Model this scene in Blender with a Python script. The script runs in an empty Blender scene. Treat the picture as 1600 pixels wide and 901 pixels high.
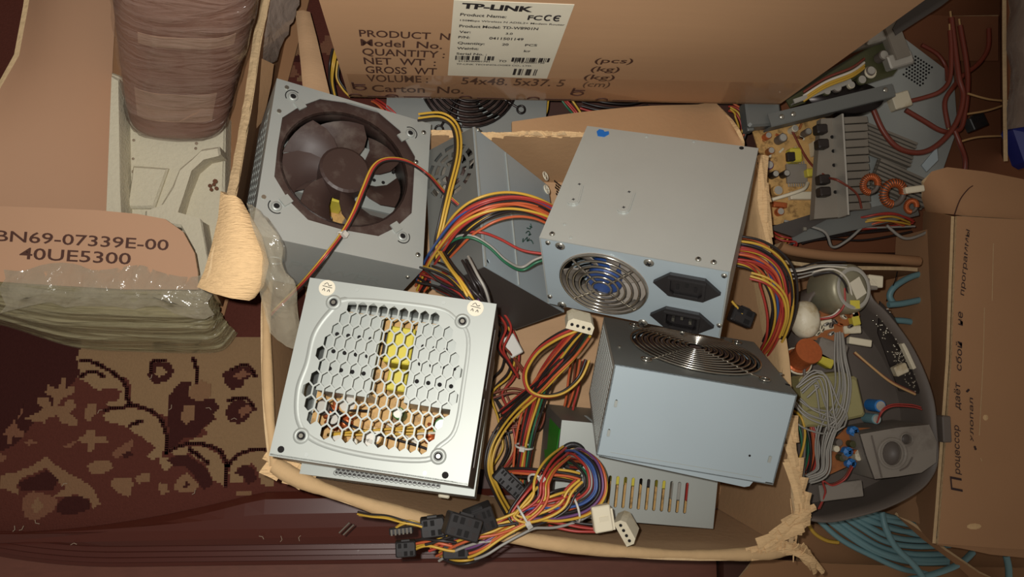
import bpy, bmesh, math, random
from mathutils import Vector as V, Matrix, Euler
from mathutils.geometry import tessellate_polygon
random.seed(7)
S = bpy.context.scene
COL = S.collection
# ---------------------------------------------------------------- camera
FPX, HC = 1200.0, 0.87
_n = V((-130.0, -105.5, -FPX)).normalized()
_wz = -_n
_wx = (V((1, 0, 0)) - _wz * _wz.x).normalized()
_wy = _wz.cross(_wx)
RW = Matrix((_wx, _wy, _wz))                      # camera axes -> world axes
CAM = V((0, 0, HC))
cd = bpy.data.cameras.new('camera'); cam = bpy.data.objects.new('camera', cd); COL.objects.link(cam)
cd.sensor_width = 36.0; cd.lens = 36.0 * FPX / 1600.0; cd.clip_start = 0.01
cam.matrix_world = Matrix.Translation(CAM) @ RW.to_4x4()
S.camera = cam
# ---------------------------------------------------------------- world, flash, exposure
w = bpy.data.worlds.new('room'); S.world = w; w.use_nodes = True
w.node_tree.nodes['Background'].inputs[0].default_value = (1.0, 0.88, 0.76, 1)
w.node_tree.nodes['Background'].inputs[1].default_value = 0.20
ld = bpy.data.lights.new('phone_flash', 'SPOT'); lo = bpy.data.objects.new('phone_flash', ld); COL.objects.link(lo)
ld.energy = 18.0; ld.color = (1.0, 0.975, 0.93); ld.shadow_soft_size = 0.005
ld.spot_size = math.radians(125); ld.spot_blend = 1.0
lo.location = CAM + RW @ V((-0.020, 0.016, 0.004))
lo.rotation_euler = (RW @ V((0.30, -0.10, 1.0))).to_track_quat('Z', 'Y').to_euler()
S.view_settings.view_transform = 'Standard'; S.view_settings.look = 'None'
S.view_settings.gamma = 1.0; S.view_settings.use_curve_mapping = False
S.view_settings.exposure = 0.0
S.cycles.max_bounces = 6

# ---------------------------------------------------------------- helpers
ZO = 0.0                                          # height added to notes taken at a lower level
def at(px, py, z):
    z = z + ZO
    d = RW @ V(((px - 800) / FPX, -(py - 450.5) / FPX, -1.0))
    return CAM + d * ((z - HC) / d.z)
class Plane:
    def __init__(s, p, n): s.p = V(p); s.n = V(n).normalized()
    def hit(s, px, py, off=0.0):
        d = RW @ V(((px - 800) / FPX, -(py - 450.5) / FPX, -1.0))
        p = s.p + s.n * off
        return CAM + d * ((p - CAM).dot(s.n) / d.dot(s.n))
def plane3(a, b, c):
    n = (b - a).cross(c - a)
    return Plane(a, n if n.dot(CAM - a) > 0 else -n)
def srgb(r, g, b):
    f = lambda c: (c / 255 / 12.92) if c <= 10 else ((c / 255 + 0.055) / 1.055) ** 2.4
    return (f(r), f(g), f(b), 1)
MATS = {}
def mat(name, col, rough=0.6, metal=0.0, var=0.12, scale=40.0, bump=0.0, bscale=None, spec=0.5, stretch=None,
        alpha=1.0, coat=0.0, dirt=None, dscale=6.0, dlo=0.52, dhi=0.72):
    m = bpy.data.materials.new(name); m.use_nodes = True
    nt = m.node_tree; b = nt.nodes['Principled BSDF']
    b.inputs['Roughness'].default_value = rough; b.inputs['Metallic'].default_value = metal
    b.inputs['Specular IOR Level'].default_value = spec
    b.inputs['Alpha'].default_value = alpha; b.inputs['Coat Weight'].default_value = coat
    tc = nt.nodes.new('ShaderNodeTexCoord'); mp = nt.nodes.new('ShaderNodeMapping')
    nt.links.new(tc.outputs['Object'], mp.inputs[0])
    if stretch: mp.inputs['Scale'].default_value = stretch
    nz = nt.nodes.new('ShaderNodeTexNoise'); nz.inputs['Scale'].default_value = scale; nz.inputs['Detail'].default_value = 5
    nt.links.new(mp.outputs[0], nz.inputs['Vector'])
    mx = nt.nodes.new('ShaderNodeMix'); mx.data_type = 'RGBA'
    c = V(col[:3])
    mx.inputs[6].default_value = (*(c * (1 - var)), 1); mx.inputs[7].default_value = (*[min(1, x) for x in c * (1 + var)], 1)
    nt.links.new(nz.outputs[0], mx.inputs[0])
    out = mx.outputs[2]
    if dirt:
        n2 = nt.nodes.new('ShaderNodeTexNoise'); n2.inputs['Scale'].default_value = dscale; n2.inputs['Detail'].default_value = 6
        n2.inputs['Roughness'].default_value = 0.65
        nt.links.new(tc.outputs['Object'], n2.inputs['Vector'])
        cr = nt.nodes.new('ShaderNodeMapRange'); cr.inputs[1].default_value = dlo; cr.inputs[2].default_value = dhi
        nt.links.new(n2.outputs[0], cr.inputs[0])
        m2 = nt.nodes.new('ShaderNodeMix'); m2.data_type = 'RGBA'; m2.inputs[7].default_value = dirt
        nt.links.new(cr.outputs[0], m2.inputs[0]); nt.links.new(out, m2.inputs[6]); out = m2.outputs[2]
    nt.links.new(out, b.inputs['Base Color'])
    if bump:
        n3 = nt.nodes.new('ShaderNodeTexNoise'); n3.inputs['Scale'].default_value = bscale or scale; n3.inputs['Detail'].default_value = 4
        nt.links.new(mp.outputs[0], n3.inputs['Vector'])
        bp = nt.nodes.new('ShaderNodeBump'); bp.inputs['Strength'].default_value = bump; bp.inputs['Distance'].default_value = 0.002
        nt.links.new(n3.outputs[0], bp.inputs['Height']); nt.links.new(bp.outputs[0], b.inputs['Normal'])
    MATS[name] = m
    return m
def film(name, tint, clear, rough=0.12, wr=60, stretch=None, bump=0.8, dist=0.006):
    """crinkled clear plastic: part see-through, part glossy"""
    m = bpy.data.materials.new(name); m.use_nodes = True; nt = m.node_tree
    b = nt.nodes['Principled BSDF']; b.inputs['Base Color'].default_value = tint
    b.inputs['Roughness'].default_value = rough; b.inputs['Coat Weight'].default_value = 1.0; b.inputs['Coat Roughness'].default_value = 0.05; b.inputs['Specular IOR Level'].default_value = 0.9
    tr = nt.nodes.new('ShaderNodeBsdfTransparent'); ms = nt.nodes.new('ShaderNodeMixShader')
    tc = nt.nodes.new('ShaderNodeTexCoord'); mp = nt.nodes.new('ShaderNodeMapping')
    if stretch: mp.inputs['Scale'].default_value = stretch
    nz = nt.nodes.new('ShaderNodeTexNoise'); nz.inputs['Scale'].default_value = wr; nz.inputs['Detail'].default_value = 4
    nz.inputs['Distortion'].default_value = 0.8
    nt.links.new(tc.outputs['Object'], mp.inputs[0]); nt.links.new(mp.outputs[0], nz.inputs['Vector'])
    bp = nt.nodes.new('ShaderNodeBump'); bp.inputs['Strength'].default_value = bump; bp.inputs['Distance'].default_value = dist
    nt.links.new(nz.outputs[0], bp.inputs['Height']); nt.links.new(bp.outputs[0], b.inputs['Normal'])
    mr = nt.nodes.new('ShaderNodeMapRange'); mr.inputs[1].default_value = 0.35; mr.inputs[2].default_value = 0.7
    mr.inputs[3].default_value = 1 - clear; mr.inputs[4].default_value = min(1, (1 - clear) * 1.6)
    nt.links.new(nz.outputs[0], mr.inputs[0]); nt.links.new(mr.outputs[0], ms.inputs[0])
    nt.links.new(tr.outputs[0], ms.inputs[1]); nt.links.new(b.outputs[0], ms.inputs[2])
    nt.links.new(ms.outputs[0], nt.nodes['Material Output'].inputs[0])
    MATS[name] = m
    return m
def M(k): return MATS[k]
def spline(pts, n=8, closed=False):
    pts = [V(p) for p in pts]; out = []; N = len(pts)
    if N < 3 and not closed:
        return [pts[0].lerp(pts[-1], i / n) for i in range(n + 1)]
    g = (lambda i: pts[i % N]) if closed else (lambda i: pts[max(0, min(N - 1, i))])
    for i in range(N if closed else N - 1):
        a, b, c, d = g(i - 1), g(i), g(i + 1), g(i + 2)
        for k in range(n):
            t = k / n
            out.append(0.5 * ((2 * b) + (c - a) * t + (2 * a - 5 * b + 4 * c - d) * t * t + (3 * b - a - 3 * c + d) * t ** 3))
    if not closed: out.append(pts[-1].copy())
    return out
I4 = Matrix.Identity(4)
def T(x, y, z): return Matrix.Translation((x, y, z))
def RX(a): return Matrix.Rotation(a, 4, 'X')
def RY(a): return Matrix.Rotation(a, 4, 'Y')
def RZ(a): return Matrix.Rotation(a, 4, 'Z')
def frame(o, x, y):
    """matrix with origin o, x axis along x, y axis nearest to y"""
    x = V(x).normalized(); y = V(y); y = (y - x * y.dot(x)).normalized(); z = x.cross(y)
    m = Matrix((x, y, z)).transposed().to_4x4(); m.translation = o
    return m
class MB:
    def __init__(s): s.v = []; s.f = []; s.m = []; s.s = []; s.mats = []; s.x = I4
    def mi(s, k):
        if k not in s.mats: s.mats.append(k)
        return s.mats.index(k)
    def add(s, vs, fs, k, sm=False):
        o = len(s.v); i = s.mi(k)
        s.v += [s.x @ V(p) for p in vs]
        for f in fs: s.f.append([o + q for q in f]); s.m.append(i); s.s.append(sm)
        return s
    def box(s, c, d, k, x=I4, taper=1.0):
        a, b, e = d[0] / 2, d[1] / 2, d[2] / 2
        vs = [x @ V((c[0] + i * a * (taper if h > 0 else 1), c[1] + j * b * (taper if h > 0 else 1), c[2] + h * e)) for h in (-1, 1) for i, j in ((-1, -1), (1, -1), (1, 1), (-1, 1))]
        return s.add(vs, [(3, 2, 1, 0), (4, 5, 6, 7), (0, 1, 5, 4), (1, 2, 6, 5), (2, 3, 7, 6), (3, 0, 4, 7)], k)
    def rbox(s, c, d, k, x=I4, b=0.001):
        """box with chamfered vertical and top edges"""
        X, Y, Z = d[0] / 2, d[1] / 2, d[2] / 2
        def ring(i, z): return [x @ V((c[0] + p, c[1] + q, c[2] + z)) for p, q in ((-X + i, -Y + i + b), (-X + i + b, -Y + i), (X - i - b, -Y + i), (X - i, -Y + i + b), (X - i, Y - i - b), (X - i - b, Y - i), (-X + i + b, Y - i), (-X + i, Y - i - b))]
        vs = ring(b, -Z) + ring(0, -Z + b) + ring(0, Z - b) + ring(b, Z)
        fs = [tuple(range(7, -1, -1)), tuple(range(24, 32))]
        for r in range(3):
            for i in range(8): fs.append((r * 8 + i, r * 8 + (i + 1) % 8, r * 8 + 8 + (i + 1) % 8, r * 8 + 8 + i))
        return s.add(vs, fs, k)
    def lathe(s, prof, k, x=I4, n=20, sm=True, a0=0, a1=2 * math.pi):
        full = abs(a1 - a0 - 2 * math.pi) < 1e-6; nn = n if full else n + 1; vs = []; fs = []
        for r, z in prof:
            for i in range(nn):
                a = a0 + (a1 - a0) * i / n
                vs.append(x @ V((r * math.cos(a), r * math.sin(a), z)))
        for j in range(len(prof) - 1):
            for i in range(n): fs.append((j * nn + i, j * nn + (i + 1) % nn, (j + 1) * nn + (i + 1) % nn, (j + 1) * nn + i))
        return s.add(vs, fs, k, sm)
    def cyl(s, r, z0, z1, k, x=I4, n=16, b=0.0):
        if b: return s.lathe([(0, z0), (r - b, z0), (r, z0 + b), (r, z1 - b), (r - b, z1), (0, z1)], k, x, n, False)
        return s.lathe([(0, z0), (r, z0), (r, z1), (0, z1)], k, x, n, False)
    def tube(s, pts, r, k, n=6, closed=False, caps=True):
        pts = [V(p) for p in pts]; N = len(pts); vs = []; fs = []
        t0 = (pts[1] - pts[0]).normalized(); u = t0.orthogonal().normalized()
        for i, p in enumerate(pts):
            if closed: t = pts[(i + 1) % N] - pts[i - 1]
            else: t = pts[min(i + 1, N - 1)] - pts[max(i - 1, 0)]
            if t.length < 1e-9: t = t0
            t = t.normalized(); u = (u - t * u.dot(t))
            u = u.normalized() if u.length > 1e-6 else t.orthogonal().normalized()
            w_ = t.cross(u); rr = r[i] if isinstance(r, (list, tuple)) else r
            for j in range(n):
                a = 2 * math.pi * j / n; vs.append(p + (u * math.cos(a) + w_ * math.sin(a)) * rr)
        for i in range(N if closed else N - 1):
            for j in range(n):
                i2 = (i + 1) % N; fs.append((i * n + j, i * n + (j + 1) % n, i2 * n + (j + 1) % n, i2 * n + j))
        s.add(vs, fs, k, True)
        if caps and not closed: s.add(vs[:n][::-1], [tuple(range(n))], k); s.add(vs[-n:], [tuple(range(n))], k)
        return s
    def prism(s, poly, z0, z1, k, x=I4, side=None):
        n = len(poly); vs = [x @ V((p[0], p[1], z0)) for p in poly] + [x @ V((p[0], p[1], z1)) for p in poly]
        tris = tessellate_polygon([[V((p[0], p[1], 0)) for p in poly]])
        s.add(vs, [tuple(t) for t in tris] + [tuple(q + n for q in t) for t in tris], k)
        return s.add(vs, [(i, (i + 1) % n, n + (i + 1) % n, n + i) for i in range(n)], side or k)
    def plate(s, outer, holes, t, k, x=I4):
        """flat sheet in xy with holes, top at z=0, thickness t"""
        loops = [list(outer)] + [list(h) for h in holes]
        flat = [p for l in loops for p in l]; n = len(flat)
        tris = tessellate_polygon([[V((p[0], p[1], 0)) for p in l] for l in loops])
        vs = [x @ V((p[0], p[1], 0)) for p in flat] + [x @ V((p[0], p[1], -t)) for p in flat]
        fs = [tuple(q) for q in tris] + [tuple(n + i for i in q[::-1]) for q in tris]
        o = 0
        for l in loops:
            L = len(l)
            for i in range(L): fs.append((o + i, o + (i + 1) % L, n + o + (i + 1) % L, n + o + i))
            o += L
        return s.add(vs, fs, k)
    def hexmesh(s, inside, box, p, web, t, k, x=I4, sy=1.0):
        """perforated sheet: a hexagon ring for every cell of the grid"""
        x0, x1, y0, y1 = box; j = 0; y = y0
        while y <= y1:
            xx = x0 + (p / 2 if j % 2 else 0)
            while xx <= x1:
                if inside(xx, y):
                    R = p / math.sqrt(3); r = R - web
                    o = [(xx + R * math.cos(a), y + R * sy * math.sin(a)) for a in [math.pi / 6 + q * math.pi / 3 for q in range(6)]]
                    q_ = [(xx + r * math.cos(a), y + r * sy * math.sin(a)) for a in [math.pi / 6 + q * math.pi / 3 for q in range(6)]]
                    vs = [x @ V((*c, 0)) for c in o] + [x @ V((*c, 0)) for c in q_] + [x @ V((*c, -t)) for c in q_]
                    fs = [(i, (i + 1) % 6, 6 + (i + 1) % 6, 6 + i) for i in range(6)] + [(6 + i, 6 + (i + 1) % 6, 12 + (i + 1) % 6, 12 + i) for i in range(6)]
                    s.add(vs, fs, k)
                xx += p
            y += p * sy * math.sqrt(3) / 2; j += 1
        return s
    def sheet(s, g, t, k, edge=None, sm=True, back=None):
        R_, C_ = len(g), len(g[0]); nor = []
        for i in range(R_):
            for j in range(C_):
                a = g[min(i + 1, R_ - 1)][j] - g[max(i - 1, 0)][j]; b = g[i][min(j + 1, C_ - 1)] - g[i][max(j - 1, 0)]
                n = a.cross(b); nor.append(n.normalized() if n.length > 1e-12 else V((0, 0, 1)))
        top = [p for r in g for p in r]; bot = [p - n * t for p, n in zip(top, nor)]
        q = [(i * C_ + j, i * C_ + j + 1, (i + 1) * C_ + j + 1, (i + 1) * C_ + j) for i in range(R_ - 1) for j in range(C_ - 1)]
        s.add(top, q, k, sm); s.add(bot, [f[::-1] for f in q], back or k, sm)
        ring = [j for j in range(C_)] + [i * C_ + C_ - 1 for i in range(1, R_)] + [(R_ - 1) * C_ + j for j in range(C_ - 2, -1, -1)] + [i * C_ for i in range(R_ - 2, 0, -1)]
        L = len(ring)
        s.add([top[i] for i in ring] + [bot[i] for i in ring], [(i, (i + 1) % L, L + (i + 1) % L, L + i) for i in range(L)], edge or k)
        return s
    def torus(s, R_, r, k, x=I4, n=28, m=8, a0=0, a1=2 * math.pi):
        full = abs(a1 - a0 - 2 * math.pi) < 1e-6
        pts = [x @ V((R_ * math.cos(a), R_ * math.sin(a), 0)) for a in [a0 + (a1 - a0) * i / n for i in range(n if full else n + 1)]]
        return s.tube(pts, r, k, m, closed=full)
    def text(s, txt, k, x, w=None, h=None, bold=0.0, lift=0.0003):
        """flat lettering: baseline starts at the origin of x, fitted to width w and cap height h"""
        cu = bpy.data.curves.new('t', 'FONT'); cu.body = txt; cu.size = 1.0; cu.offset = bold; cu.resolution_u = 3
        ob = bpy.data.objects.new('t', cu); COL.objects.link(ob)
        me = bpy.data.meshes.new_from_object(ob.evaluated_get(bpy.context.evaluated_depsgraph_get()))
        vs = [v.co.copy() for v in me.vertices]; fs = [tuple(p.vertices) for p in me.polygons]
        bpy.data.objects.remove(ob); bpy.data.curves.remove(cu); bpy.data.meshes.remove(me)
        if not vs: return s
        x0 = min(v.x for v in vs); x1 = max(v.x for v in vs)
        sy = (h / 0.70) if h else (w / (x1 - x0)); sx = (w / (x1 - x0)) if w else sy
        return s.add([x @ V(((v.x - x0) * sx, v.y * sy, lift)) for v in vs], fs, k)
    def strokes(s, lines, r, k, f, n=4):
        """pen strokes: each a list of 2-d points, f maps them to the surface"""
        for l in lines:
            p = spline([V((a, b, 0)) for a, b in l], n) if len(l) > 2 else [V((a, b, 0)) for a, b in l]
            s.tube([f(q.x, q.y) for q in p], r, k, 4)
        return s
    def build(s, name, parent=None, label=None, cat=None, group=None, kind=None):
        me = bpy.data.meshes.new(name); me.from_pydata(s.v, [], s.f)
        for k in s.mats: me.materials.append(M(k))
        me.polygons.foreach_set('material_index', s.m); me.polygons.foreach_set('use_smooth', s.s)
        b = bmesh.new(); b.from_mesh(me); bmesh.ops.recalc_face_normals(b, faces=b.faces); b.to_mesh(me); b.free()
        me.update()
        o = bpy.data.objects.new(name, me); COL.objects.link(o)
        if parent is not None:
            o.parent = parent
        return tag(o, label, cat, group, kind)
def tag(o, label=None, cat=None, group=None, kind=None):
    for a, v in (('label', label), ('category', cat), ('group', group), ('kind', kind)):
        if v: o[a] = v
    return o
def thing(name, label, cat, mw=None, group=None):
    o = bpy.data.objects.new(name, None); COL.objects.link(o); o.empty_display_size = 0.01
    if mw is not None: o.matrix_world = mw
    return tag(o, label, cat, group)
def rect(x0, x1, y0, y1): return [(x0, y0), (x1, y0), (x1, y1), (x0, y1)]
def circ(cx, cy, r, n=24, ry=None): return [(cx + r * math.cos(2 * math.pi * i / n), cy + (ry or r) * math.sin(2 * math.pi * i / n)) for i in range(n)]
def octo(cx, cy, a, b, c): return [(cx - a + c, cy - b), (cx + a - c, cy - b), (cx + a, cy - b + c), (cx + a, cy + b - c), (cx + a - c, cy + b), (cx - a + c, cy + b), (cx - a, cy + b - c), (cx - a, cy - b + c)]
def slot(cx, cy, w, h, n=6):
    r = w / 2; return [(cx + r * math.cos(a), cy + h / 2 - r + r * math.sin(a)) for a in [math.pi * i / n for i in range(n + 1)]] + [(cx + r * math.cos(a), cy - h / 2 + r + r * math.sin(a)) for a in [math.pi + math.pi * i / n for i in range(n + 1)]]
def rnd(a): return random.uniform(-a, a)

# ---------------------------------------------------------------- materials
mat('card', srgb(184, 146, 108), 0.85, var=0.10, scale=14, bump=0.15, bscale=180, spec=0.2)
mat('card_salmon', srgb(186, 146, 116), 0.7, var=0.08, scale=5, spec=0.25)
mat('card_print', srgb(184, 144, 108), 0.65, var=0.05, scale=8, spec=0.3, stretch=(1, 1, 14))
mat('card_dark', srgb(146, 108, 76), 0.8, var=0.10, scale=10, spec=0.2)
mat('card_old', srgb(190, 154, 118), 0.9, var=0.16, scale=9, bump=0.2, bscale=120, spec=0.15, stretch=(1, 6, 1))
mat('card_edge', srgb(204, 176, 136), 0.95, var=0.2, scale=160, bump=0.6, bscale=260, spec=0.1)
mat('card_torn', srgb(226, 190, 142), 0.95, var=0.18, scale=90, bump=0.8, bscale=150, spec=0.1, stretch=(1, 5, 1))
mat('card_brown', srgb(178, 136, 100), 0.85, var=0.08, scale=10, bump=0.1, bscale=160, spec=0.2)
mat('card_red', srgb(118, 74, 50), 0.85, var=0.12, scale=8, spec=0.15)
mat('ink', srgb(74, 42, 30), 0.7, var=0.15, scale=300)
mat('ink_dark', srgb(30, 24, 26), 0.6)
mat('pen', srgb(46, 24, 26), 0.5)
mat('pen_green', srgb(24, 60, 48), 0.5)
mat('paper', srgb(222, 214, 192), 0.6, var=0.05)
mat('steel', srgb(178, 182, 177), 0.45, 0.35, var=0.05, scale=25, bump=0.02, bscale=300)
mat('steel_bright', srgb(172, 176, 170), 0.52, 0.35, var=0.04, scale=25)
mat('steel_blue', srgb(178, 192, 198), 0.40, 0.30, var=0.04, scale=18)
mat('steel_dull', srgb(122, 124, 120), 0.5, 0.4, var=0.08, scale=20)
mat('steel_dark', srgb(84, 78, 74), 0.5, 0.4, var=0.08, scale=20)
mat('chrome', srgb(190, 184, 172), 0.18, 0.95, var=0.03)
mat('wire_black_metal', srgb(40, 34, 32), 0.3, 0.6)
mat('screw', srgb(168, 164, 152), 0.3, 0.8, var=0.05)
mat('hole', srgb(14, 10, 9), 0.9, var=0.0)
mat('fan_plastic', srgb(64, 47, 42), 0.5, var=0.15, scale=30, dirt=srgb(96, 84, 76), dscale=30)
mat('black_plastic', srgb(34, 31, 31), 0.45, var=0.15)
mat('blue_hub', srgb(44, 70, 124), 0.35, var=0.15, scale=80)
mat('board_tan', srgb(200, 158, 96), 0.6, var=0.35, scale=120, dirt=srgb(90, 60, 30), dscale=90)
mat('board_brown', srgb(160, 96, 50), 0.6, var=0.2, scale=90, dirt=srgb(80, 50, 32), dscale=60)
mat('board_green', srgb(74, 74, 46), 0.5, var=0.2, scale=120)
mat('board_black', srgb(38, 30, 26), 0.5, var=0.2, scale=60)
mat('alu', srgb(190, 186, 176), 0.4, 0.5, var=0.08, scale=30)
mat('alu_dusty', srgb(140, 132, 120), 0.65, 0.3, var=0.15, scale=30)
mat('copper', srgb(196, 106, 60), 0.35, 0.5, var=0.2, scale=400)
mat('yellow_tape', srgb(206, 190, 70), 0.4, var=0.1)
mat('white_plastic', srgb(222, 212, 186), 0.45, var=0.05)
mat('molex', srgb(214, 204, 178), 0.45, var=0.06, dirt=srgb(170, 150, 110), dscale=50)
mat('tie', srgb(210, 206, 196), 0.4, var=0.05, alpha=0.85)
mat('green_sticker', srgb(40, 160, 40), 0.5, var=0.05)
mat('blue_sticker', srgb(20, 100, 180), 0.5, var=0.1)
mat('blue_cap', srgb(50, 120, 190), 0.4)
mat('green_board_edge', srgb(60, 112, 52), 0.5, var=0.2)
mat('w_yellow', srgb(198, 158, 58), 0.4, var=0.05); mat('w_red', srgb(164, 54, 46), 0.4, var=0.06)
mat('w_black', srgb(40, 34, 33), 0.4); mat('w_orange', srgb(190, 92, 54), 0.4, var=0.05)
mat('w_green', srgb(40, 100, 70), 0.4); mat('w_blue', srgb(58, 84, 140), 0.4)
mat('w_gray', srgb(150, 146, 138), 0.45); mat('w_white', srgb(214, 206, 190), 0.45)
mat('w_purple', srgb(104, 66, 110), 0.4); mat('w_brown', srgb(120, 62, 44), 0.45)
mat('w_maroon', srgb(122, 56, 42), 0.4, var=0.1); mat('w_teal', srgb(112, 150, 156), 0.45, var=0.06)
mat('w_tan', srgb(190, 150, 100), 0.5)
mat('rug_ground', srgb(84, 46, 38), 0.95, var=0.14, scale=300, bump=0.5, bscale=500, spec=0.05)
mat('rug_beige', srgb(130, 104, 76), 0.95, var=0.10, scale=300, bump=0.5, bscale=500, spec=0.05)
mat('rug_tan', srgb(120, 90, 66), 0.95, var=0.10, scale=300, bump=0.5, bscale=500, spec=0.05)
mat('rug_dark', srgb(58, 30, 27), 0.95, var=0.12, scale=300, bump=0.5, bscale=500, spec=0.05)
mat('rug_pink', srgb(112, 76, 58), 0.95, var=0.1, scale=300, bump=0.5, bscale=500, spec=0.05)
mat('lacquer', srgb(78, 36, 27), 0.34, var=0.12, scale=7, stretch=(1, 8, 1), coat=0.12, spec=0.35)
mat('lacquer_low', srgb(104, 60, 46), 0.5, var=0.2, scale=60, stretch=(1, 3, 1))
mat('foam', srgb(204, 196, 172), 0.9, var=0.06, scale=260, bump=0.5, bscale=300, spec=0.15)
mat('bundle_card', srgb(140, 100, 84), 0.5, var=0.16, scale=12, stretch=(1, 5, 3))
mat('bundle_label', srgb(172, 138, 116), 0.5, var=0.1, scale=20)
mat('wrap_stack', srgb(138, 126, 92), 0.22, var=0.85, scale=14, stretch=(0.5, 14, 14), bump=1.0, bscale=16, coat=0.8)
mat('card_rim', srgb(196, 164, 122), 0.9, var=0.12, scale=60, bump=0.3, bscale=160, spec=0.1)
film('film_clear', srgb(170, 146, 130), 0.74, wr=26)
film('film_tape', srgb(190, 180, 156), 0.80, wr=34, bump=1.0)
film('film_streak', srgb(186, 176, 140), 0.84, wr=12, stretch=(0.8, 9, 9), bump=1.0, dist=0.012)
film('film_wind', srgb(176, 152, 138), 0.80, wr=15, stretch=(1, 1, 5), bump=1.0, dist=0.012)
film('film_bag', srgb(150, 134, 122), 0.30, wr=30)
film('film_carton', srgb(196, 150, 110), 0.90, wr=14, bump=0.2)
mat('shell_gray', srgb(134, 126, 116), 0.55, var=0.12, scale=30, dirt=srgb(92, 80, 70), dscale=14)
mat('shell_dark', srgb(104, 94, 86), 0.5, var=0.15, scale=30)
mat('can_metal', srgb(150, 144, 120), 0.45, 0.4, var=0.15, scale=40, dirt=srgb(150, 130, 90), dscale=20)
mat('coil_tape', srgb(150, 142, 96), 0.5, var=0.2, scale=40)
mat('blue_thing', srgb(44, 50, 130), 0.5, var=0.1)
mat('dust', srgb(150, 132, 112), 0.95)
mat('wall_paint', srgb(196, 184, 160), 0.9, var=0.04, scale=6)
mat('floor_wood', srgb(70, 40, 30), 0.5, var=0.2, scale=20, stretch=(1, 8, 1))
# ---------------------------------------------------------------- the seat / floor the boxes stand on
mb = MB(); yf = at(500, 800, 0).y; xf = at(1136, 850, 0).x
mb.prism([(-2, yf), (xf, yf), (xf, -1.6), (2.2, -1.6), (2.2, 2.4), (-2, 2.4)], -0.112, -0.012, 'floor_wood'); mb.build('floor', kind='structure')
mb = MB(); mb.box((0, 2.36, 1.21), (4, 0.06, 2.44), 'wall_paint'); mb.build('wall_back', kind='structure')
# patterned rug: ground and knotted motifs are one surface
def knots(px_poly, z=0.0, cell=0.0023):
    pts = [at(x, y, z) for x, y in px_poly]; out = []
    for i, p in enumerate(pts):
        q = pts[(i + 1) % len(pts)]; n = max(1, int((q - p).length / 0.0016))
        for k in range(n):
            r = p.lerp(q, k / n); c = (round(r.x / cell) * cell, round(r.y / cell) * cell)
            if not out or c != out[-1]:
                if out and c[0] != out[-1][0] and c[1] != out[-1][1]: out.append((c[0], out[-1][1]))
                out.append(c)
    ded = []
    for c in out:
        if c in ded: continue
        ded.append(c)
    return ded
K = 480 / 1268
def cr(l): return [(x * K, 560 + y * K) for x, y in l]        # notes taken on an enlarged crop
rug = MB()
rx0, ry0 = at(-160, 775, 0).x, at(200, 830, 0).y
rug.box(((rx0 + at(700, 300, 0).x) / 2, (ry0 + 0.62) / 2, -0.006), (at(700, 300, 0).x - rx0, 0.62 - ry0, 0.012), 'rug_ground')
LVL = [0]
def motif(poly, k, lv=1):
    p = knots(poly)
    if len(p) > 3: LVL[0] += 1; rug.prism(p, -0.001, 0.0003 * lv + LVL[0] * 0.000006, k)
big = [cr([(315, 5), (330, 60), (320, 80), (360, 100), (400, 130), (470, 120), (500, 140), (490, 170), (440, 185), (450, 205), (500, 200), (535, 190), (520, 120), (470, 60), (400, 20), (520, 40), (520, -70), (340, -60)]),
       cr([(425, 235), (440, 260), (520, 280), (540, 300), (590, 330), (640, 370), (605, 400), (620, 415), (665, 410), (690, 340), (670, 260), (610, 215), (530, 200), (470, 210)]),
       cr([(530, -70), (515, 60), (545, 120), (540, 180), (590, 195), (640, 220), (690, 240), (700, 190), (690, 160), (720, 110), (770, 60), (760, -70)]),
       cr([(690, 380), (720, 400), (780, 390), (820, 420), (850, 440), (880, 500), (930, 530), (935, 450), (900, 390), (850, 365), (770, 360), (720, 365)]),
       cr([(950, 430), (945, 480), (950, 510), (1000, 510), (1010, 470), (980, 450), (1040, 430), (1060, 460), (1080, 520), (1130, 530), (1130, 380), (1060, 380), (1000, 395)]),
       cr([(840, 290), (860, 310), (830, 325), (780, 335), (775, 350), (860, 350), (910, 370), (945, 420), (985, 390), (1040, 375), (1130, 370), (1130, -90), (890, -90), (880, 40), (900, 90), (880, 140), (930, 190), (920, 230), (880, 260)]),
       cr([(0, 480), (60, 470), (130, 440), (190, 405), (230, 440), (290, 480), (340, 500), (385, 540), (415, 600), (390, 620), (370, 580), (320, 560), (260, 570), (215, 570), (270, 530), (240, 500), (190, 450), (130, 480), (90, 490), (70, 530), (80, 560), (30, 540), (0, 530)]),
       cr([(90, 580), (130, 545), (190, 560), (240, 580), (230, 620), (190, 650), (150, 670), (100, 650)])]
motif([(-60, 480), (0, 500), (70, 520), (132, 545), (124, 585), (96, 622), (60, 650), (30, 690), (-60, 740)], 'rug_dark', 0.6)  # plain dark area at far left, coloured into the rug, no knotted motif
motif([(128, 533), (420, 533), (420, 690), (330, 650), (262, 630), (225, 605), (196, 588), (172, 592), (140, 562)], 'rug_beige', 0.7)
for i, b in enumerate(big): motif(b, 'rug_beige' if i < 6 else ('rug_tan', 'rug_pink')[i - 6])
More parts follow.
